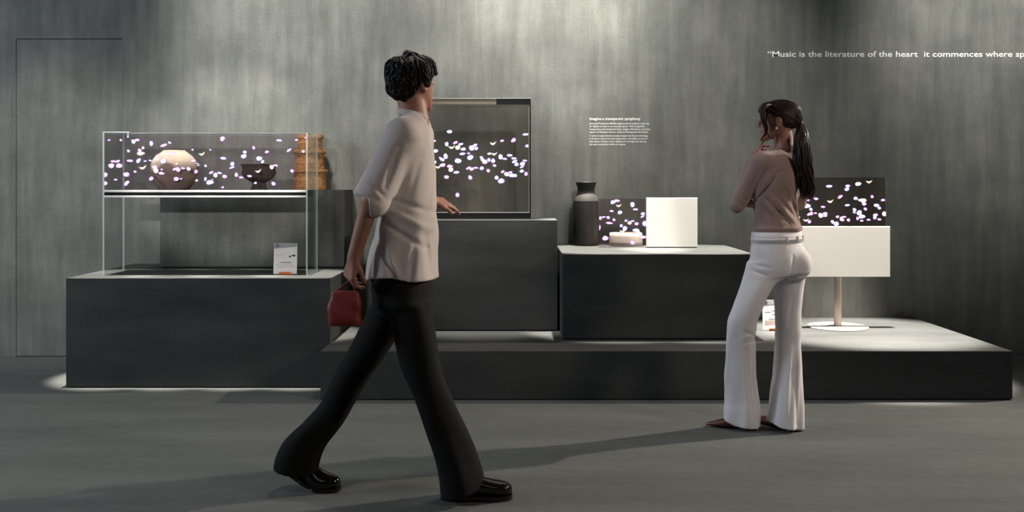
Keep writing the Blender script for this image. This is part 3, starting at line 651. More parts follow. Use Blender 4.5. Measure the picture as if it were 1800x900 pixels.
def hand(Fd, wrist, d, n, t, sc=1.0, curls=(0.3, 0.4, 0.45, 0.5), spread=0.08, thumb=(0.55, 0.75, 0.35)):
    """d: wrist to fingers, n: way the palm faces, t: thumb side. Returns the finger tips."""
    d, n = nrm(d), nrm(n); n = nrm(n-d*(n@d)); t = nrm(t); t = nrm(t-d*(t@d)-n*(t@n)); w0 = np.array(wrist, float); tips = []
    lens = (0.92, 1.0, 0.94, 0.76)
    for i in range(4):
        off = (1.5-i)*0.0195*sc; kn = w0+d*(0.088-0.004*abs(i-1))*sc+t*off
        Fd.cone(w0+t*off*0.45, kn, 0.015*sc, 0.0115*sc, 0.012)
        dd = nrm(d+t*spread*(1.5-i)); c_ = curls[i]; p = kn; dirn = dd; r = 0.0095*sc
        for j, l_ in enumerate((0.043, 0.026, 0.021)):
            a = c_*(1.0 if j else 0.9); dirn = nrm(dirn*math.cos(a)+n*math.sin(a)*1.0) if j == 0 else nrm(dirn*math.cos(a)+np.cross(np.cross(dirn, n), dirn)*math.sin(a))
            q = p+dirn*l_*lens[i]*sc; Fd.cone(p, q, r, r*0.9, 0.003); p = q; r *= 0.9
        tips.append((p, dirn))
    b0 = w0+d*0.02*sc+t*0.018*sc; dirn = nrm(d*thumb[0]+t*thumb[1]+n*thumb[2]); p1 = b0+dirn*0.042*sc
    Fd.cone(b0, p1, 0.015*sc, 0.0115*sc, 0.010); dirn2 = nrm(dirn*0.8+d*0.6+n*0.15); p2 = p1+dirn2*0.03*sc; Fd.cone(p1, p2, 0.011*sc, 0.010*sc, 0.004)
    p3 = p2+nrm(dirn2+n*0.3)*0.024*sc; Fd.cone(p2, p3, 0.010*sc, 0.0085*sc, 0.004); tips.append((p3, dirn2))
    return tips

from mathutils.bvhtree import BVHTree
def flow_strands(src, root, name, mat, dirfn, n, steps, step, rad, seed, lift=0.0, curl=0.0, ok=None):
    """strands that run over the surface of src (object space of root), joined into one mesh"""
    me = src.data; bv = BVHTree.FromPolygons([v.co for v in me.vertices], [p.vertices for p in me.polygons]); rr = random.Random(seed)
    bm = bmesh.new(); made = 0; tries = 0; nv = len(me.vertices)
    while made < n and tries < n*6:
        tries += 1; v = me.vertices[rr.randrange(nv)]; p = v.co.copy()
        if ok and not ok(p): continue
        pts = []; ph = rr.uniform(0, 6.28); d_ = None
        for i in range(steps):
            loc, nr, _, _ = bv.find_nearest(p)
            if loc is None: break
            if ok and i and not ok(loc): break
            w_ = math.sin(PI*i/(steps-1)); pts.append(loc+nr*(lift*w_+rad*0.15)); d_ = dirfn(loc); d_ = d_-nr*d_.dot(nr)
            if d_.length < 1e-5: break
            d_.normalize(); sd_ = nr.cross(d_); p = loc+(d_+sd_*curl*math.sin(ph+i*1.1)).normalized()*step
        if len(pts) > 3:
            m_ = len(pts); tube(bm, pts, [rad*(0.25+0.75*math.sin(PI*(i+0.3)/(m_-0.4))) for i in range(m_)], 4); made += 1
    return obj(name, bm, mat, root, True)

# materials for people
def skinm(name, c):
    m, t, b = nt(name)
    n = N(t, 'ShaderNodeTexNoise', Scale=30, Detail=4); t.links.new(coords(t), n.inputs['Vector'])
    r = ramp(t, n.outputs['Fac'], [(0.3, tuple(x*0.88 for x in c)), (0.7, c)]); t.links.new(r.outputs[0], b.inputs['Base Color'])
    b.inputs['Roughness'].default_value = 0.5; b.inputs['Subsurface Weight'].default_value = 0.12; b.inputs['Subsurface Radius'].default_value = (0.02, 0.008, 0.004)
    b.inputs['Subsurface Scale'].default_value = 0.5; return m
M['skin'] = skinm('skin', (0.33, 0.150, 0.110))
M['skin2'] = skinm('warm_skin', (0.36, 0.17, 0.12))
M['hair'] = noisy('dark_brown_hair', (0.004, 0.003, 0.0025), (0.036, 0.016, 0.009), (1, 1, 0.25), 90, 4, 0.42, 0.5, 0.002, 0.32)
M['hair2'] = noisy('black_hair', (0.004, 0.004, 0.004), (0.014, 0.011, 0.009), (1, 1, 0.4), 90, 4, 0.55, 0.5, 0.002, 0.3)
def knit(name, c0, c1, sc_=(1, 1, 1), w_=260, sheen=0.2):
    m, t, b = nt(name); v = coords(t, sc_)
    wv = N(t, 'ShaderNodeTexWave', Scale=w_/6.0, Distortion=1.5, Detail=1); t.links.new(v, wv.inputs['Vector'])
    n = N(t, 'ShaderNodeTexNoise', Scale=150, Detail=4); t.links.new(v, n.inputs['Vector'])
    mx = N(t, 'ShaderNodeMix', data_type='FLOAT'); mx.inputs[0].default_value = 0.88; t.links.new(wv.outputs['Fac'], mx.inputs[2]); t.links.new(n.outputs['Fac'], mx.inputs[3])
    r = ramp(t, mx.outputs[0], [(0.2, c0), (0.8, c1)]); t.links.new(r.outputs[0], b.inputs['Base Color'])
    bp = N(t, 'ShaderNodeBump', Strength=0.25, Distance=0.0015); t.links.new(mx.outputs[0], bp.inputs['Height']); t.links.new(bp.outputs[0], b.inputs['Normal'])
    b.inputs['Roughness'].default_value = 0.85; b.inputs['Specular IOR Level'].default_value = 0.2
    b.inputs['Sheen Weight'].default_value = sheen; return m
M['sweater'] = knit('mauve_knit', (0.22, 0.150, 0.138), (0.33, 0.235, 0.215))
M['trousers'] = knit('offwhite_twill', (0.68, 0.665, 0.70), (0.78, 0.765, 0.79), w_=420)
M['shirt'] = knit('taupe_cotton', (0.47, 0.42, 0.40), (0.58, 0.52, 0.49), w_=300)
M['black_cloth'] = knit('black_wool', (0.004, 0.004, 0.004), (0.007, 0.0065, 0.0065), w_=300, sheen=0.0)
M['brown_leather'] = noisy('woven_brown_leather', (0.035, 0.010, 0.006), (0.13, 0.04, 0.02), (1, 1, 1), 120, 3, 0.35, 0.5, 0.002, 0.5)
M['patent'] = plain('black_patent_leather', (0.006, 0.006, 0.006), 0.12)
M['red_leather'] = noisy('red_leather', (0.16, 0.018, 0.016), (0.24, 0.03, 0.026), (1, 1, 1), 80, 3, 0.5, 0.2, 0.001, 0.4)
M['pearl'] = plain('pearl', (0.8, 0.76, 0.7), 0.2)
M['nail'] = plain('red_nail_polish', (0.45, 0.02, 0.02), 0.2)

# ================================================================== the woman looking at the displays
YB_ = 5.20
def G(px, py, Y=YB_): return np.array(W(px, py, Y))
woman = thing('person', (1.43, 5.22, 0), 'woman with a long ponytail in mauve sweater and white flared trousers, hand at her chin', 'person')
BY = math.radians(38)                                  # the body faces the wall and to the left
Fw = np.array([-math.sin(BY), math.cos(BY), 0]); Lw = np.array([-math.cos(BY), -math.sin(BY), 0])
yawL = math.atan2(Lw[1], Lw[0])
hs = 0.965; RH = rotz(math.radians(-20)); HO = G(1367.5, 249, 5.205)
def torso_lv(rows, grow=0.0):
    out = []
    for px, py, a, b_ in rows:
        p = G(px, py); out.append((p[2], p[0], p[1], a+grow, b_+grow))
    return out
TORSO = [(1380, 259, .050, .048), (1378, 266, .090, .060), (1374, 274, .140, .075), (1371, 286, .158, .090), (1369, 305, .156, .104), (1366, 325, .146, .108), (1364, 350, .129, .098), (1363, 370, .126, .095), (1365, 392, .138, .102), (1366, 408, .146, .106)]
LSH = G(1339, 285, 5.115); LEL = G(1296, 361, 5.19); LWR = G(1321, 289, 5.245)
RSH = G(1406, 286, 5.29); REL = G(1403, 357, 5.37); RWR = G(1334, 362, 5.285)
# skin
Bf = Field((1.10, 4.98, 0.05), (1.70, 5.50, 1.73), 0.0042)
head(Bf, HO, RH, hs)
neck_top = HO+RH@np.array([0.018, 0, 0.07]); neck_bot = G(1381, 268, 5.20)
Bf.cone(neck_top, neck_bot, 0.050, 0.050, 0.014); Bf.cone(neck_bot, G(1380, 272), 0.052, 0.06, 0.02)
Bf.stack(torso_lv(TORSO, -0.012), 0.03, yawL)
Bf.chain([LSH, LEL, LWR], [0.040, 0.030, 0.022], 0.01); Bf.chain([RSH, REL, RWR], [0.038, 0.030, 0.022], 0.01)
Bf.stack([(1.06, 1.385, 5.2, .10, .08), (0.88, 1.39, 5.2, .11, .075), (.82, 1.39, 5.2, .07, .05)], 0.01, yawL)
Bf.chain([G(1346, 475, 5.165), G(1304, 585, 5.18), G(1312, 735, 5.26)], [0.050, 0.038, 0.028], 0.01)
Bf.chain([G(1388, 475, 5.245), G(1386, 585, 5.25), G(1386, 735, 5.24)], [0.048, 0.036, 0.028], 0.01)
# left hand at the chin, right hand under the elbow
tips = hand(Bf, LWR, G(1330, 262, 5.262)-LWR, (0.9, 0.25, -0.25), (0, -1, 0.1), 0.84, (0.10, 0.50, 0.66, 0.8), 0.03, (0.75, 0.35, 0.55))
hand(Bf, RWR, G(1314, 358, 5.235)-RWR, (-0.5, -0.1, 0.8), (-0.3, -0.8, 0.3), 0.84, (0.55, 0.6, 0.6, 0.65), 0.04)
Bf.mesh('body', M['skin'], woman, 1)
for p, dd in tips[1:3]+tips[4:]:
    bm = bmesh.new(); bmesh.ops.create_uvsphere(bm, u_segments=10, v_segments=8, radius=1)
    bm.transform(Matrix.Translation(Vector(p+dd*0.003+np.array([0.001, -0.0035, 0]))-woman.location) @ Matrix.Diagonal((0.0070, 0.0062, 0.0062, 1)))
    tag(obj('fingernail', bm, M['nail'], woman, True), 'red painted fingernail')
bm = bmesh.new(); bmesh.ops.create_uvsphere(bm, u_segments=14, v_segments=10, radius=0.0065)
bm.transform(Matrix.Translation(Vector(HO+RH@np.array([0.0, -0.080, 0.066]))-woman.location)); tag(obj('earring', bm, M['pearl'], woman, True), 'small pearl earring')
for s_ in (-1, 1):
    bm = bmesh.new(); bmesh.ops.create_uvsphere(bm, u_segments=12, v_segments=8, radius=0.0105)
    bm.transform(Matrix.Translation(Vector(HO+RH@np.array([-0.0735, 0.031*s_, 0.114]))-woman.location)); obj('eye', bm, M['ink'], woman, True)

# sweater
Sf = Field((1.08, 4.97, 1.0), (1.72, 5.50, 1.49), 0.0042)
def sw_mod(a, z, X, Y, Z):
    hem = np.clip((1.16-z)/0.12, 0, 1)
    pull = np.sin((X*0.75+Z*1.0)*95+2.5*np.sin(Y*14))*np.clip(1-np.abs(z-1.17)/0.13, 0, 1)
    return 0.0035*hem*np.sin(7*a+z*20)+0.0045*folds(X*0.8+Z*0.7, Y*0.5, Z*0.5-X*0.3, 42, 12)*np.clip((1.33-z)/0.1, 0.25, 1)
Sf.stack(torso_lv([(1379, 263, .075, .055)]+TORSO[2:], 0.004), 0.0, yawL, mod=sw_mod)
Sf.chain([LSH, LEL], [0.052, 0.041], 0.022); Sf.chain([LEL, LWR], [0.041, 0.031], 0.006)
Sf.cone(G(1362, 272, 5.16), LSH, 0.036, 0.048, 0.03)
Sf.cone(G(1394, 272, 5.24), RSH, 0.036, 0.048, 0.03)
Sf.chain([RSH, REL], [0.050, 0.042], 0.018); Sf.chain([REL, RWR], [0.042, 0.032], 0.006)
SWC = [((1350, 312), (1325, 352), .007, .016), ((1352, 306), (1366, 300), .006, .006), ((1333, 352), (1362, 392), .010, -.007), ((1338, 350), (1378, 392), .007, .009),
       ((1352, 352), (1398, 398), .010, -.007), ((1356, 345), (1404, 392), .006, .006), ((1385, 350), (1402, 388), .007, .008), ((1392, 340), (1406, 384), .006, -.006),
       ((1330, 375), (1336, 402), .006, .006), ((1345, 382), (1350, 404), .006, .006), ((1372, 345), (1400, 372), .008, .005), ((1360, 320), (1380, 345), .010, .004),
       ((1325, 300), (1308, 345), .006, .005), ((1333, 302), (1318, 338), .005, .005), ((1300, 345), (1312, 358), .005, .006), ((1293, 352), (1304, 366), .005, .005)]
Sf.disp(lambda X, Y, Z: -creases(X, Z, SWC, G)*np.clip((5.27-Y)/0.04, 0, 1))
sw_hem = G(1366, 406)[2]
Sf.disp(lambda X, Y, Z: -0.006*np.exp(-((Z-sw_hem-0.016-0.01*(X-1.38))/0.010)**2))
Sf.disp(lambda X, Y, Z: 0.0016*fnoise(X*0.5+Z, Y*0.5, X-Z*0.5, 70, 15))
Sf.clip(lambda X, Y, Z: (sw_hem-0.002)-Z+0.01*(X-1.38))
nb = neck_bot
Sf.clip(lambda X, Y, Z: 0.082-np.sqrt((X-nb[0])**2+(Y-nb[1]-0.01)**2*0.8+((Z-nb[2]-0.022)*1.15)**2))
Sf.mesh('sweater', M['sweater'], woman, 2)

# trousers
Tf = Field((1.06, 4.98, -0.01), (1.72, 5.52, 1.06), 0.005)
PV = [(1365, 405, .147, .108), (1365, 424, .151, .112), (1366, 440, .160, .120), (1367, 455, .164, .124), (1366, 470, .160, .122), (1366, 482, .140, .112)]
Tf.stack(torso_lv(PV), 0.0, yawL)
Tf.ell(G(1351, 463)-Fw*0.050, (.078, .078, .085), 0.035); Tf.ell(G(1391, 464)-Fw*0.040, (.072, .072, .085), 0.022)
def leg_lv(rows): 
    out = []
    for py, x0, x1, Y, ry in rows:
        a = G(x0, py, Y); b_ = G(x1, py, Y); out.append((a[2], (a[0]+b_[0])/2, Y, (b_[0]-a[0])/2, ry))
    return out
def leg_mod(ph):
    def f(a, z, X, Y, Z):
        low = np.clip((0.55-z)/0.5, 0, 1); kn = np.exp(-((z-0.50)/0.05)**2)
        return 0.0085*low*np.sin(4*a+ph+z*3)+0.004*low*np.sin(7*a+ph*2-z*9)+0.003*folds(X, Y, Z, 34, 21+int(ph), (0.6, 0.6, 1.2))*(0.35+kn)+0.002*folds(X, Y, Z, 45, 31, (0.5, 0.5, 1))
    return f
LL = leg_lv([(462, 1314, 1380, 5.165, .085), (485, 1307, 1372, 5.16, .088), (505, 1301, 1358, 5.155, .088), (540, 1288, 1341, 5.155, .082), (569, 1278, 1330, 5.165, .074), (592, 1276.5, 1328, 5.18, .066), (620, 1276, 1327.5, 5.20, .064), (660, 1275.5, 1329, 5.225, .066), (700, 1275, 1333, 5.245, .072), (735, 1273.5, 1336.5, 5.255, .080), (760, 1272, 1339, 5.258, .084)])
RL = leg_lv([(462, 1364, 1418.5, 5.245, .085), (485, 1361, 1416.5, 5.25, .085), (505, 1361, 1412, 5.255, .080), (540, 1361.5, 1408.5, 5.26, .074), (569, 1362, 1407.5, 5.26, .068), (592, 1362.5, 1407.5, 5.255, .064), (650, 1360, 1409, 5.245, .066), (700, 1355, 1409, 5.235, .075), (735, 1350, 1409, 5.23, .085), (768, 1345, 1410, 5.225, .092)])
Tf.stack(LL, 0.03, mod=leg_mod(0.4)); 
T2 = Field((1.06, 4.98, -0.01), (1.72, 5.52, 1.06), 0.005); T2.stack(RL, 0.0, mod=leg_mod(2.2))
zz_ = (Tf.lo[2]+np.arange(Tf.n[2])*Tf.h)[None, None, :]; kk = 0.004+0.022*np.clip((zz_-0.76)/0.08, 0, 1)
hh = np.clip(0.5+0.5*(Tf.d-T2.d)/kk, 0, 1); Tf.d = (Tf.d*(1-hh)+T2.d*hh-kk*hh*(1-hh)).astype(np.float32)
TRC = [((1318, 462), (1345, 468), .006, .005), ((1313, 472), (1340, 482), .006, .005), ((1384, 448), (1380, 480), .007, .010), ((1380, 478), (1366, 500), .007, .008),
       ((1372, 484), (1416, 482), .006, .007), ((1380, 477), (1417, 476), .005, -.004), ((1300, 578), (1324, 588), .007, .007), ((1298, 590), (1326, 583), .006, -.004), ((1303, 600), (1326, 594), .006, .005),
       ((1306, 610), (1322, 735), .008, .007), ((1293, 640), (1296, 745), .009, -.005), ((1318, 650), (1326, 700), .006, .006), ((1366, 590), (1364, 700), .007, .005), ((1388, 610), (1378, 730), .009, -.006),
       ((1398, 640), (1396, 745), .007, .006), ((1368, 690), (1360, 735), .006, .007), ((1344, 500), (1322, 560), .012, .005), ((1392, 520), (1386, 580), .010, .004)]
Tf.disp(lambda X, Y, Z: -creases(X, Z, TRC, G)*np.clip((5.29-Y)/0.04, 0, 1))
def hemclip(X, Y, Z):
    xm = G(1342, 700)[0]
    lx0, lx1 = G(1272, 745, 5.25)[0], G(1338, 750, 5.25)[0]; rx0, rx1 = G(1347, 740)[0], G(1408, 760)[0]
    zl = np.interp(X, [lx0, lx0+0.05, lx1], [0.047, 0.022, 0.006]); zr = np.interp(X, [rx0, rx0+0.06, rx1], [0.055, 0.026, 0.005])
    return np.where(X < xm, zl, zr)-Z
Tf.clip(hemclip); Tf.clip(lambda X, Y, Z: Z-(1.040+0.012*(X-1.38)))
tr = Tf.mesh('trousers', M['trousers'], woman, 2)
# waistband, loops, tab and pocket flap
def ringband(name, z0, z1, ro, mat, par):
    bm = bmesh.new(); n = 72; rows = []
    for zz0, gr in ((z0, -0.004), (z0+0.001, ro), (z1-0.001, ro), (z1, -0.004)):
        r_ = []
        for i in range(n):
            a = 2*PI*i/n; A_, B_ = np.interp(zz0, [0.98, 1.045], [.152, .147])+gr, np.interp(zz0, [0.98, 1.045], [.113, .108])+gr
            u, v = A_*math.cos(a), B_*math.sin(a); c_ = G(1365, 415)
            r_.append(bm.verts.new((c_[0]+u*math.cos(yawL)-v*math.sin(yawL), c_[1]+u*math.sin(yawL)+v*math.cos(yawL), zz0+0.012*((c_[0]+u*math.cos(yawL)-v*math.sin(yawL))-1.38))))
        rows.append(r_)
    for A_, B_ in zip(rows[:-1], rows[1:]):
        for i in range(n): bm.faces.new([A_[i], A_[(i+1) % n], B_[(i+1) % n], B_[i]])
    return seat(obj(name, bm, mat, smooth=True), par)
wb = ringband('waistband', 0.986, 1.043, 0.0035, M['trousers'], woman)
wt = ringband('belt_tab', 0.998, 1.012, 0.0055, M['trousers'], woman)
def on_band(ang, z, out):
    A_, B_ = 0.150+out, 0.111+out; u, v = A_*math.cos(ang), B_*math.sin(ang); c_ = G(1365, 415)
    return Vector((c_[0]+u*math.cos(yawL)-v*math.sin(yawL), c_[1]+u*math.sin(yawL)+v*math.cos(yawL), z))
for px_ in (1384, 1402, 1411):
    best = min((on_band(a/50, 1.0, 0.006) for a in range(0, 315)), key=lambda p: abs(p.x/p.y*F+900-px_)+(100 if p.y > 5.26 else 0))
    bm = bmesh.new(); box(bm, best.x-0.005, best.x+0.005, best.y-0.004, best.y+0.006, 0.992, 1.022, 0.002); seat(obj('belt_loop', bm, M['trousers']), woman)
fl = G(1412.5, 438, 5.215)
bm = bmesh.new(); box(bm, -0.003, 0.002, -0.034, 0.030, -0.018, 0.012, 0.0015)
for v in bm.verts:
    if v.co.z < 0: v.co.x += 0.016-0.004*(v.co.y > 0)
bm.transform(Matrix.Translation(fl-np.array(woman.location)) @ Matrix.Rotation(math.radians(-20), 4, 'Z')); obj('pocket_flap', bm, M['trousers'], woman)

# shoes: pointed toes
def shoe(root, heel, toe, lv, mat, name, label=None, h=0.004):
    heel = np.array(heel); toe = np.array(toe); ax = nrm(toe-heel); L_ = np.linalg.norm(toe-heel)
    side = nrm(np.cross(ax, [0, 0, 1])); up = np.cross(side, ax); R_ = np.stack([side, up, ax], 1)
    lo = np.minimum(heel, toe)-0.08; hi = np.maximum(heel, toe)+0.08; lo[2] = min(heel[2], toe[2])-0.02; hi[2] = max(heel[2], toe[2])+0.14
    Fd = Field(lo, hi, h); Fd.stack([(t_*L_, 0, hgt/2, wd, hgt/2) for t_, wd, hgt in lv], 0, 0, heel, R_, p=2.6)
    return Fd, R_, L_
PT = [(0.0, .022, .05), (.06, .030, .075), (.25, .032, .085), (.42, .036, .060), (.6, .040, .045), (.75, .033, .033), (.88, .020, .024), (1.0, .005, .012)]
for hl, to in ((G(1333, 757.5, 5.235), G(1241, 745, 5.30)), (G(1400, 762, 5.18), G(1322, 740, 5.43))):
    hl = hl.copy(); to = to.copy(); hl[2] = 0.006; to[2] = 0.006
    Fd, _, _ = shoe(woman, hl, to, PT, None, 'shoe', h=0.0035); Fd.clip(lambda X, Y, Z: 0.004-Z); Fd.mesh('shoe', M['brown_leather'], woman, 1)
    bm = bmesh.new(); dd = nrm(to-hl); ce = hl+dd*0.03; lathe(bm, ce[0], ce[1], 0.0, [(0, 0), (.022, 0), (.026, .006), (0, .006)], 20)
    seat(obj('heel_tip', bm, M['brown_leather']), woman)

# hair: cap, tied ponytail, loose lock
Hf = Field((1.22, 5.03, 1.50), (1.62, 5.34, 1.745), 0.0035)
Hf.stack([(z_, cx_, cy_, rx_+0.010, ry_+0.007) for z_, cx_, cy_, rx_, ry_ in head_levels(hs)][2:], 0, 0, HO+np.array([0.001, 0, 0.004]), RH)
Hf.ell(HO+RH@np.array([-0.052, -0.015, 0.168]), (.045, .055, .036), 0.02, RH)
Hf.ell(HO+RH@np.array([0.075, 0, 0.13]), (.045, .055, .06), 0.02, RH)
Hf.ell(HO+RH@np.array([0.018, 0, 0.165]), (.078, .062, .050), 0.025, RH)
def hairclip(X, Y, Z):
    x = (X-HO[0])*RH[0, 0]+(Y-HO[1])*RH[1, 0]; z = Z-HO[2]
    zm = np.interp(x, [-.105, -.075, -.05, -.03, -.005, .022, .034, .048, .075, .10], [.150, .150, .150, .142, .126, .124, .085, .052, .060, .075])
    return zm-z
Hf.clip(hairclip)
tie = HO+RH@np.array([0.112, -0.004, 0.092])
Hf.cone(HO+RH@np.array([0.09, 0, 0.11]), tie, 0.034, 0.014, 0.02)
tail = [tie, G(1410, 234, 5.125), G(1408, 255, 5.105), G(1411, 285, 5.10), G(1415, 312, 5.105), G(1417, 333, 5.115), G(1416, 350, 5.12)]
hcap = Hf.mesh('hair', M['hair'], woman, 1)
tie_l = Vector(tie)-woman.location
flow_strands(hcap, woman, 'hair_strands', M['hair'], lambda p: tie_l-p, 420, 16, 0.009, 0.0022, 3, 0.0003, 0.12, ok=lambda p: (p-tie_l).length > 0.018)
bm = bmesh.new(); rr = random.Random(5)
tw = [0.012, 0.032, 0.042, 0.042, 0.038, 0.038, 0.020]
for i in range(170):
    th = rr.random()*6.28; rad = math.sqrt(rr.random()); ph = rr.random()*6; fr = rr.uniform(1.5, 3.0); ln = rr.uniform(0.86, 1.03)
    pts = []
    cl = spline(tail, 24)
    for j in range(24):
        u = j/23; wd = np.interp(u, np.linspace(0, 1, 7), tw)*rad; grp = int(th*2.2); sw = 0.005*u*math.sin(ph+fr*6.28*u)+0.011*u**0.7*math.sin(grp*1.7+13*u+0.4*rad)
        a = th+0.9*u*math.sin(ph); p = cl[j]+Vector((math.cos(a)*wd+sw, math.sin(a)*wd*0.75+sw*0.5, 0.006*math.sin(ph+9*u)*u))
        p.z = cl[0].z+(p.z-cl[0].z)*(1+(ln-1)*u); pts.append(p)
    r0 = rr.uniform(0.0022, 0.0042); tube(bm, pts, [r0*(0.8+0.4*math.sin(PI*j/23))*(1-0.85*(j/23)**6) for j in range(24)], 5)
seat(obj('ponytail', bm, M['hair'], smooth=True), woman)
bm = bmesh.new()
bmesh.ops.create_uvsphere(bm, u_segments=16, v_segments=10, radius=1); bm.transform(Matrix.Translation(Vector(tie)) @ Matrix.Diagonal((0.017, 0.015, 0.010, 1)))
seat(tag(obj('hair_tie', bm, M['ink'], smooth=True), 'black hair tie'), woman)
bm = bmesh.new()
for i in range(34):
    o_ = np.array([rr.gauss(0, .0045), rr.gauss(0, .006), rr.gauss(0, .002)])
    lock = [G(1366, 187, 5.20), G(1352, 184, 5.17), G(1343, 189, 5.14), G(1340.5, 200, 5.135), G(1342.5, 214, 5.135), G(1346, 226, 5.14), G(1344.5, 236, 5.15), G(1339, 243, 5.155), G(1338, 247, 5.155)]
    q = spline([Vector(p)+Vector(o_*np.interp(j, [0, 2, 4, 6, 8], [1.2, 1.9, 1.5, .55, .15])) for j, p in enumerate(lock)], 26)
    tube(bm, q, [0.003*(1-0.7*(j/25)**3) for j in range(26)], 5)
for i in range(7):
    o_ = np.array([rr.gauss(0, .0016), rr.gauss(0, .003), rr.gauss(0, .001)])
    lock = [G(1362, 188, 5.18), G(1353, 191, 5.14), G(1348.5, 203, 5.130), G(1347.5, 217, 5.128), G(1348, 230, 5.130), G(1351, 239, 5.136), G(1357, 244, 5.142)]
    tube(bm, spline([Vector(p)+Vector(o_) for p in lock], 24), [0.0016*(1-0.7*(j/23)**3) for j in range(24)], 4)
seat(obj('front_lock', bm, M['hair'], smooth=True), woman)

# ================================================================== the man walking past
def Q(px, py, Y=4.14): return np.array(W(px, py, Y))
man = thing('person', (-0.42, 4.14, 0), 'man walking past in a loose taupe shirt, black trousers and shiny black shoes', 'person')
# front (right, near) and rear (left, far) leg, loose trousers
Mf = Field((-1.06, 3.80, -0.01), (-0.10, 4.50, 1.08), 0.0065)
def mlv(rows):
    out = []
    for py, x0, x1, Y, ry in rows:
        a = Q(x0, py, Y); b_ = Q(x1, py, Y); out.append((EYE-(py-HZ)*4.14/F, (a[0]+b_[0])/2, Y, (b_[0]-a[0])/2, ry))
    return out
Mf.stack(mlv([(440, 664, 754, 4.14, .150), (462, 657, 757, 4.14, .165), (500, 652, 760, 4.14, .175), (530, 655, 760, 4.14, .175), (550, 665, 750, 4.14, .14)]), 0)
def mmod(ph):
    def f(a, z, X, Y, Z):
        low = np.clip((0.75-z)/0.6, 0, 1); return 0.010*low*np.sin(3*a+ph+z*3)+0.006*folds(X, Y, Z, 20, int(ph*10), (1.2, 1.2, 0.35))
    return f
Mf.stack(mlv([(530, 678, 760, 4.07, .095), (570, 690, 766, 4.06, .098), (636, 705, 775, 4.06, .095), (690, 728, 792, 4.06, .088), (711, 735, 800, 4.06, .086), (750, 747, 818, 4.065, .088), (787, 758, 833, 4.07, .094), (840, 769, 849, 4.075, .10), (872, 772, 852, 4.08, .10)]), 0.03, mod=mmod(0.5))
Mf.stack(mlv([(530, 655, 740, 4.21, .095), (570, 636, 716, 4.215, .098), (610, 617, 690, 4.22, .096), (650, 596, 665, 4.22, .092), (690, 576, 640, 4.22, .088), (711, 566, 628, 4.22, .086), (749, 532, 602, 4.21, .088), (787, 498, 574, 4.205, .092), (815, 486, 562, 4.20, .095), (838, 484, 556, 4.20, .095)]), 0.02, mod=mmod(2.0))
x_s = Q(660, 700)[0]; fz = 0.030
bx0, bx1 = Q(486, 815, 4.2)[0], Q(556, 840, 4.2)[0]
Mf.clip(lambda X, Y, Z: np.where(X < x_s, np.interp(X, [bx0, bx1], [0.098, 0.060]), np.interp(X, [Q(772, 860)[0], Q(850, 860)[0]], [0.012, 0.050]))-Z)
Mf.mesh('trousers', M['black_cloth'], man, 2)
# shirt
Cf = Field((-0.80, 3.78, 0.86), (-0.22, 4.52, 1.60), 0.006)
def shm(a, z, X, Y, Z):
    lo_ = np.clip((1.30-z)/0.4, 0, 1); return 0.009*lo_*np.sin(5*a+z*6)+0.015*folds(X, Y, Z, 15, 3, (1, 1, 0.5))+0.005*folds(X, Y, Z, 34, 4, (1, 1, 0.6))
SH = [(201, 709, 747, 4.15, .075), (208, 702, 752, 4.15, .115), (218, 692, 757, 4.15, .175), (229, 688, 761, 4.15, .195), (245, 685, 764, 4.15, .205), (300, 674, 769, 4.15, .195), (360, 668, 772, 4.14, .19), (420, 658, 773, 4.14, .195), (460, 650, 772, 4.14, .205), (490, 646, 771, 4.14, .21)]
Cf.stack(mlv(SH), 0, mod=shm)
RS, RE, RWm = Q(708, 240, 3.99), Q(652, 352, 3.93), Q(622, 452, 3.96)
LS, LE, LWm = Q(732, 240, 4.33), Q(740, 350, 4.40), Q(757, 352, 4.62)
def sleeve(Fd, a, b_, r0, r1):
    Fd.cone(a, b_, r0, r1, 0.03)
sl_e = RS+(RE-RS)*0.98
Cf.cone(Q(722, 226, 4.08), RS, 0.06, 0.066, 0.04); Cf.cone(Q(730, 226, 4.22), LS, 0.06, 0.066, 0.04); sleeve(Cf, RS, sl_e, 0.068, 0.076); sleeve(Cf, LS, LS+(LE-LS)*0.9, 0.066, 0.072)
dr = nrm(RE-RS); lim = RS+(RE-RS)*1.02
Cf.disp(lambda X, Y, Z: 0.003*fnoise(X, Y, Z, 30, 8, (1, 1, 0.5)))
def slc(X, Y, Z):
    q = (X-lim[0])*dr[0]+(Y-lim[1])*dr[1]+(Z-lim[2])*dr[2]; near = (X < Q(664, 300)[0]) & (Y < 4.03)
    return np.where(near, q, -0.3)
SHC = [((712, 262), (690, 330), .010, .012), ((716, 262), (742, 250), .008, .006), ((700, 370), (760, 400), .014, -.010), ((690, 392), (752, 432), .010, .010), ((700, 350), (765, 372), .010, .008),
       ((672, 410), (700, 480), .012, .010), ((690, 430), (712, 485), .010, -.008), ((735, 430), (728, 486), .010, .010), ((752, 410), (758, 482), .010, .009), ((745, 280), (728, 340), .012, .006),
       ((668, 318), (690, 345), .007, .007), ((660, 338), (682, 352), .007, .006)]
Cf.disp(lambda X, Y, Z: -creases(X, Z, SHC, Q)*np.clip((4.22-Y)/0.05, 0, 1))
Cf.clip(slc)
hz_ = Q(700, 487)[2]
Cf.clip(lambda X, Y, Z: hz_+0.012*np.sin(X*22)-Z)
Cf.mesh('shirt', M['shirt'], man, 2)
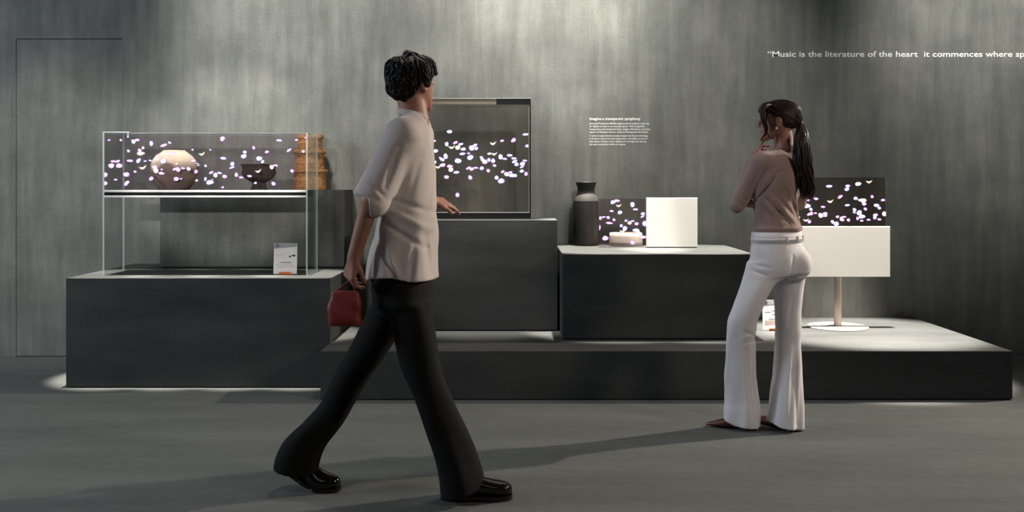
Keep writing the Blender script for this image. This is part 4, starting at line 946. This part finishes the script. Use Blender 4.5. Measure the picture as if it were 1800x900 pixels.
# collar
bm = bmesh.new()
cp = Q(728, 200, 4.15)
pts = [Vector((cp[0]+0.060*math.cos(a), cp[1]+0.066*math.sin(a), cp[2]-0.004+0.014*math.cos(a+PI))) for a in np.linspace(0.5, 2*PI-0.5, 26)]
tube(bm, pts, [0.008+0.007*math.sin(PI*i/25)**0.5 for i in range(26)], 8); seat(obj('collar', bm, M['shirt'], smooth=True), man)
# skin
Kf = Field((-0.80, 3.80, 0.05), (-0.14, 4.78, 1.83), 0.0055)
ms = 1.04; RM = rotz(math.radians(180+50)); MO = Q(726, 196, 4.15)
head(Kf, MO, RM, ms)
Kf.cone(MO+RM@np.array([0.015, 0, .07]), Q(729, 214, 4.15), 0.058, 0.060, 0.014)
Kf.stack([(l[0], l[1], l[2], l[3]-0.024, l[4]-0.024) for l in mlv(SH[1:-2])], 0.02)
Kf.chain([RS, RE, RWm], [0.048, 0.040, 0.027], 0.012); Kf.chain([LS, LE, LWm], [0.048, 0.040, 0.027], 0.012)
Kf.stack([(l[0], l[1], l[2], l[3]-0.03, l[4]-0.04) for l in mlv([(440, 664, 754, 4.14, .15), (488, 660, 754, 4.14, .15), (545, 670, 745, 4.14, .13)])], 0.01)
Kf.chain([Q(716, 530, 4.07), Q(765, 705, 4.06), Q(808, 850, 4.075)], [0.058, 0.044, 0.032], 0.01)
Kf.chain([Q(690, 530, 4.21), Q(602, 700, 4.22), Q(524, 812, 4.20)], [0.058, 0.040, 0.032], 0.01)
hand(Kf, RWm, Q(613, 490, 3.97)-RWm, (0.75, 0.65, 0), (0.6, -0.75, 0), 0.98, (0.8, 0.85, 0.9, 0.95), 0.02, (0.7, 0.4, 0.6))
hand(Kf, LWm, (0.75, 0.55, -0.15), (-0.35, 0.35, -0.85), (0.3, -0.75, 0.35), 0.98, (0.22, 0.28, 0.34, 0.42), 0.09, (0.75, 0.6, 0.1))
Kf.mesh('body', M['skin2'], man, 1)
for s_ in (-1, 1):
    bm = bmesh.new(); bmesh.ops.create_uvsphere(bm, u_segments=12, v_segments=8, radius=0.0108)
    bm.transform(Matrix.Translation(Vector(MO+RM@np.array([-0.0765, 0.032*s_, 0.122]))-man.location)); obj('eye', bm, M['ink'], man, True)
# hair
Hm = Field((-0.60, 3.98, 1.52), (-0.24, 4.32, 1.86), 0.0048)
Hm.stack([(z_, cx_, cy_, rx_+0.016, ry_+0.013) for z_, cx_, cy_, rx_, ry_ in head_levels(ms)][2:], 0, 0, MO+np.array([0, 0, 0.008]), RM)
Hm.ell(MO+RM@np.array([0.0, 0, 0.185]), (.075, .07, .040), 0.03, RM)
Hm.ell(MO+RM@np.array([0.03, 0.0, 0.228]), (.030, .032, .020), 0.012, RM)
Hm.ell(MO+RM@np.array([0.075, 0, 0.11]), (.045, .06, .07), 0.02, RM)
def mclip(X, Y, Z):
    x = (X-MO[0])*RM[0, 0]+(Y-MO[1])*RM[1, 0]; z = Z-MO[2]
    return np.interp(x, [-.11, -.06, -.03, -.012, 0.03, .045, .06, .12], [.165, .160, .130, .110, .12, .08, .035, .038])-z
Hm.clip(mclip)
Hm.disp(lambda X, Y, Z: 0.0035*fnoise(X, Y, Z, 130, 5, (1, 1, 0.6))+0.005*fnoise(X, Y, Z, 60, 6))
mcap = Hm.mesh('hair', M['hair2'], man, 1)
crown = Vector(MO+RM@np.array([0.03, 0, 0.235]))-man.location
flow_strands(mcap, man, 'hair_strands', M['hair2'], lambda p: (p-crown)+Vector((0.0, 0.0, -0.05)), 520, 9, 0.008, 0.0032, 9, 0.004, 0.55)
# shoes: glossy, round toed, with soles
RT = [(0.0, .026, .06), (.05, .034, .085), (.22, .037, .10), (.42, .040, .085), (.6, .046, .068), (.78, .048, .056), (.93, .038, .048), (1.0, .018, .035)]
h1 = Q(777, 872, 4.08); t1 = Q(899, 872, 4.09); h1[2] = 0.018; t1[2] = 0.018
Fd, R_, L_ = shoe(man, h1, t1, RT, None, 'shoe', h=0.004); Fd.clip(lambda X, Y, Z: 0.019-Z); s1 = Fd.mesh('shoe', M['patent'], man, 1)
h2 = Q(506, 812, 4.20); b2 = Q(556, 850, 4.20); t2 = Q(598, 858, 4.20); b2[2] = 0.035; t2[2] = 0.030
Fd = Field((-1.02, 4.08, -0.01), (-0.66, 4.32, 0.27), 0.004)
Fd.chain([h2+np.array([0, 0, .02]), (h2+b2)/2+np.array([0, 0, .028]), b2+np.array([0, 0, 0.012])], [0.040, 0.044, 0.042], 0.02)
Fd.chain([b2+np.array([0, 0, 0.006]), t2+np.array([-0.030, 0, 0.002])], [0.044, 0.032], 0.02); Fd.ell(b2+np.array([0.03, 0, -0.002]), (.05, .046, .034), .02)
Fd.clip(lambda X, Y, Z: 0.012-Z+0*X)
dn = np.array(nrm(b2-h2)); up_ = np.array([-dn[2], 0, dn[0]]); mid = (h2+b2)/2
Fd.clip(lambda X, Y, Z: -((X-mid[0])*up_[0]+(Z-mid[2])*up_[2])-0.022+0*Y)
Fd.mesh('shoe', M['patent'], man, 1)
bm = bmesh.new()
def solebox(bm, a, b_, wd, th):
    a = Vector(a); b_ = Vector(b_); d_ = (b_-a).normalized(); s_ = d_.cross(Vector((0, 0, 1))).normalized(); u_ = s_.cross(d_); n = 26; top = []; bot = []
    prof = []
    for i in range(n+1):
        t_ = i/n; ww = wd*(0.86+0.14*math.sin(2.2*t_))*max(0.02, 1-abs(2*t_-1)**4.5)**0.45; prof.append((t_, ww))
    L__ = (b_-a).length; loop = [(t_, w_) for t_, w_ in prof]+[(t_, -w_) for t_, w_ in reversed(prof)]
    top = [bm.verts.new(a+d_*t_*L__+s_*w_+u_*th) for t_, w_ in loop]; bot = [bm.verts.new(a+d_*t_*L__+s_*w_) for t_, w_ in loop]
    bm.faces.new(top[::-1]); bm.faces.new(bot)
    for i in range(len(loop)): j = (i+1) % len(loop); bm.faces.new([bot[i], top[i], top[j], bot[j]][::-1])
solebox(bm, (h1[0]-0.004, h1[1], 0.001), (t1[0]+0.004, t1[1], 0.001), 0.048, 0.019); seat(obj('shoe_sole', bm, M['patent']), man)
bm = bmesh.new(); solebox(bm, (b2[0]-0.02, 4.2, 0.001), (t2[0]+0.004, 4.2, 0.001), 0.046, 0.014)
solebox(bm, h2-up_*0.034+dn*-0.03, b2-up_*0.034, 0.042, 0.014); seat(obj('shoe_sole', bm, M['patent']), man)

# red bag in his trailing hand
hp = Q(612, 492, 3.975)
bag = thing('shoulder_bag', (hp[0]-0.01, 3.98, 0.70), 'small red leather bag held low in the walking man\'s trailing hand', 'bag')
bb = Q(606, 571, 3.98); tb = Q(606, 512, 3.98)
Fd = Field((bb[0]-0.10, 3.91, bb[2]-0.02), (bb[0]+0.10, 4.05, tb[2]+0.03), 0.004)
Fd.stack([(bb[2], bb[0], 3.98, .062, .030), (bb[2]+0.02, bb[0], 3.98, .068, .036), ((bb[2]+tb[2])/2, bb[0], 3.98, .066, .032), (tb[2], bb[0]+0.003, 3.98, .056, .014)], 0, p=4, mod=lambda a, z, X, Y, Z: 0.003*np.sin(z*70+X*40))
Fd.mesh('pouch', M['red_leather'], bag, 2)
bm = bmesh.new(); a0 = Vector((bb[0]-0.04, 3.98, tb[2]-0.005)); a1 = Vector((bb[0]+0.045, 3.98, tb[2]-0.005)); hh_ = Vector((hp[0]+0.012, 3.985, hp[2]+0.0))
tube(bm, spline([a0, a0*0.4+hh_*0.6, hh_, a1*0.4+hh_*0.6, a1], 20), 0.0045, 8); seat(obj('strap', bm, M['red_leather'], smooth=True), bag)
